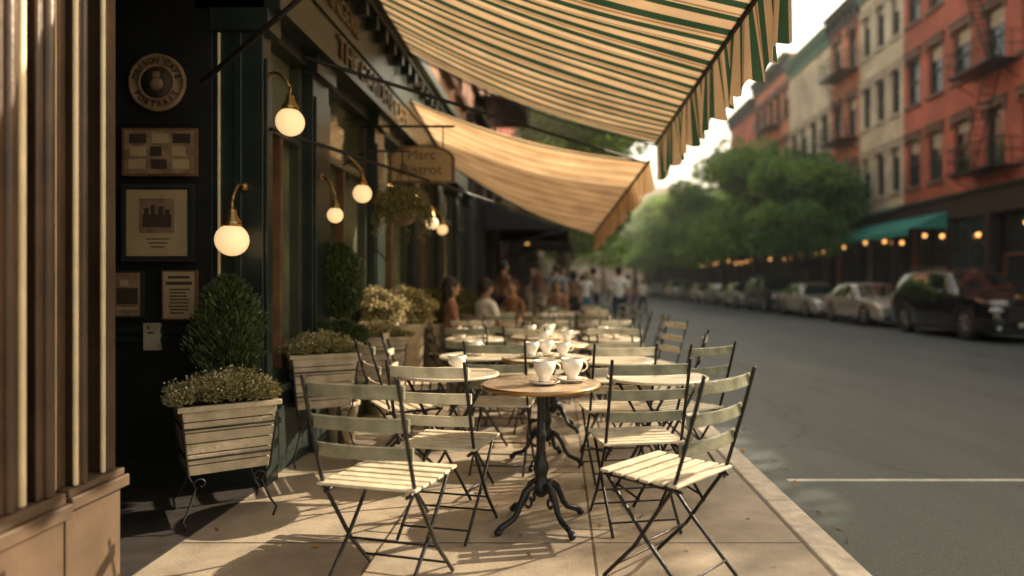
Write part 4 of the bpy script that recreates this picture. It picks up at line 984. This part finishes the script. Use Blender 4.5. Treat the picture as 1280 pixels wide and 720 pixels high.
stand=[(-.1,17.2,.2,'walk','grey','khaki','light','brown',True,False),(.35,17.9,0,'walk','brown','black','tan','dark',False,True),(.75,19.5,.1,'walk','white','blue','light','blond',False,True),
(-.6,19.2,3.1,'walk','brown','khaki','tan','dark',True,False),(1.02,20.6,0,'walk','khaki','navy','tan','dark',True,False),(.1,22,3.3,'walk','blue','khaki','light','brown',False,False),(.8,25,0,'walk','brown','black','dark','dark',False,True),
(2.6,26,.1,'walk','grey','navy','light','dark',False,False),(3.4,28,3.2,'walk','white','black','tan','brown',False,True),(-.9,23,3,'walk','navy','khaki','light','blond',True,False),(-.3,27,0,'walk','khaki','grey','tan','brown',False,False),(-1.25,15.2,-.9,'stand','brown','navy','tan','dark',False,False),(3.6,32,0,'walk','red','blue','tan','dark',False,True)]
for i,q in enumerate(stand):
    person(*q[:3],q[3],q[4],q[5],q[6],q[7],q[8],q[9],h=1.62 if q[9] else 1.76,ph=1+ i*1.3,z=-.13 if q[0]>1.4 else 0)
for (x,y,r,sh_,pa,sk,ha,wo) in [(-.98,9.0,-.9,'white','khaki','tan','dark',False),(-1.3,8.1,-1.2,'brown','navy','tan','dark',True),(-.72,10.6,2.6,'brown','black','light','brown',True),(-1.25,11.3,-1.0,'grey','navy','light','blond',False),(-.05,13.2,2.9,'brown','khaki','tan','dark',True)]:
    chair(x,y,r); person(x,y-.0,r,'sit',sh_,pa,sk,ha,False,wo,h=1.7)

# ---------------------------------------------------------------- light haze of the summer air down the street
m=bpy.data.materials.new('haze'); m.use_nodes=True; nt=m.node_tree; nt.nodes.clear()
out=nt.nodes.new('ShaderNodeOutputMaterial'); vsn=nt.nodes.new('ShaderNodeVolumeScatter'); vsn.inputs['Color'].default_value=(1,.95,.80,1); vsn.inputs['Density'].default_value=.0045; vsn.inputs['Anisotropy'].default_value=.3
nt.links.new(vsn.outputs[0],out.inputs['Volume']); M['haze']=m
b=MB(); b.box(-60,60,15,170,-.14,40,'haze'); b.obj('haze')

# ---------------------------------------------------------------- light
AZ,EL=R(63),R(31)
W=bpy.data.worlds.new('World'); S.world=W; W.use_nodes=True; nt=W.node_tree
sky=nt.nodes.new('ShaderNodeTexSky'); sky.sky_type='NISHITA'; sky.sun_disc=False; sky.sun_elevation=EL; sky.sun_rotation=AZ; sky.dust_density=3; sky.air_density=1.0
bg=nt.nodes['Background']; bg.inputs['Strength'].default_value=.15
mx=nt.nodes.new('ShaderNodeVectorMath'); mx.operation='MULTIPLY'; mx.inputs[1].default_value=(3.4,2.75,1.8)
nt.links.new(sky.outputs[0],mx.inputs[0]); nt.links.new(mx.outputs[0],bg.inputs['Color'])
d=Vector((math.sin(AZ)*math.cos(EL),math.cos(AZ)*math.cos(EL),math.sin(EL)))
l=bpy.data.lights.new('sun','SUN'); l.energy=13; l.angle=R(.53); l.color=(1,.82,.58)
o=bpy.data.objects.new('sun',l); S.collection.objects.link(o); o.rotation_euler=d.to_track_quat('Z','Y').to_euler()

# ---------------------------------------------------------------- camera
c=bpy.data.cameras.new('camera'); c.lens=24; c.sensor_width=36; c.shift_x=-60/1280; c.shift_y=-5/1280; c.clip_end=2000; c.clip_start=.05
c.dof.use_dof=True; c.dof.focus_distance=3.5; c.dof.aperture_fstop=.75
o=bpy.data.objects.new('camera',c); S.collection.objects.link(o); o.location=(0,0,1.27); o.rotation_euler=(R(90),0,0); S.camera=o
S.view_settings.view_transform='Standard'; S.view_settings.look='None'; S.view_settings.exposure=0
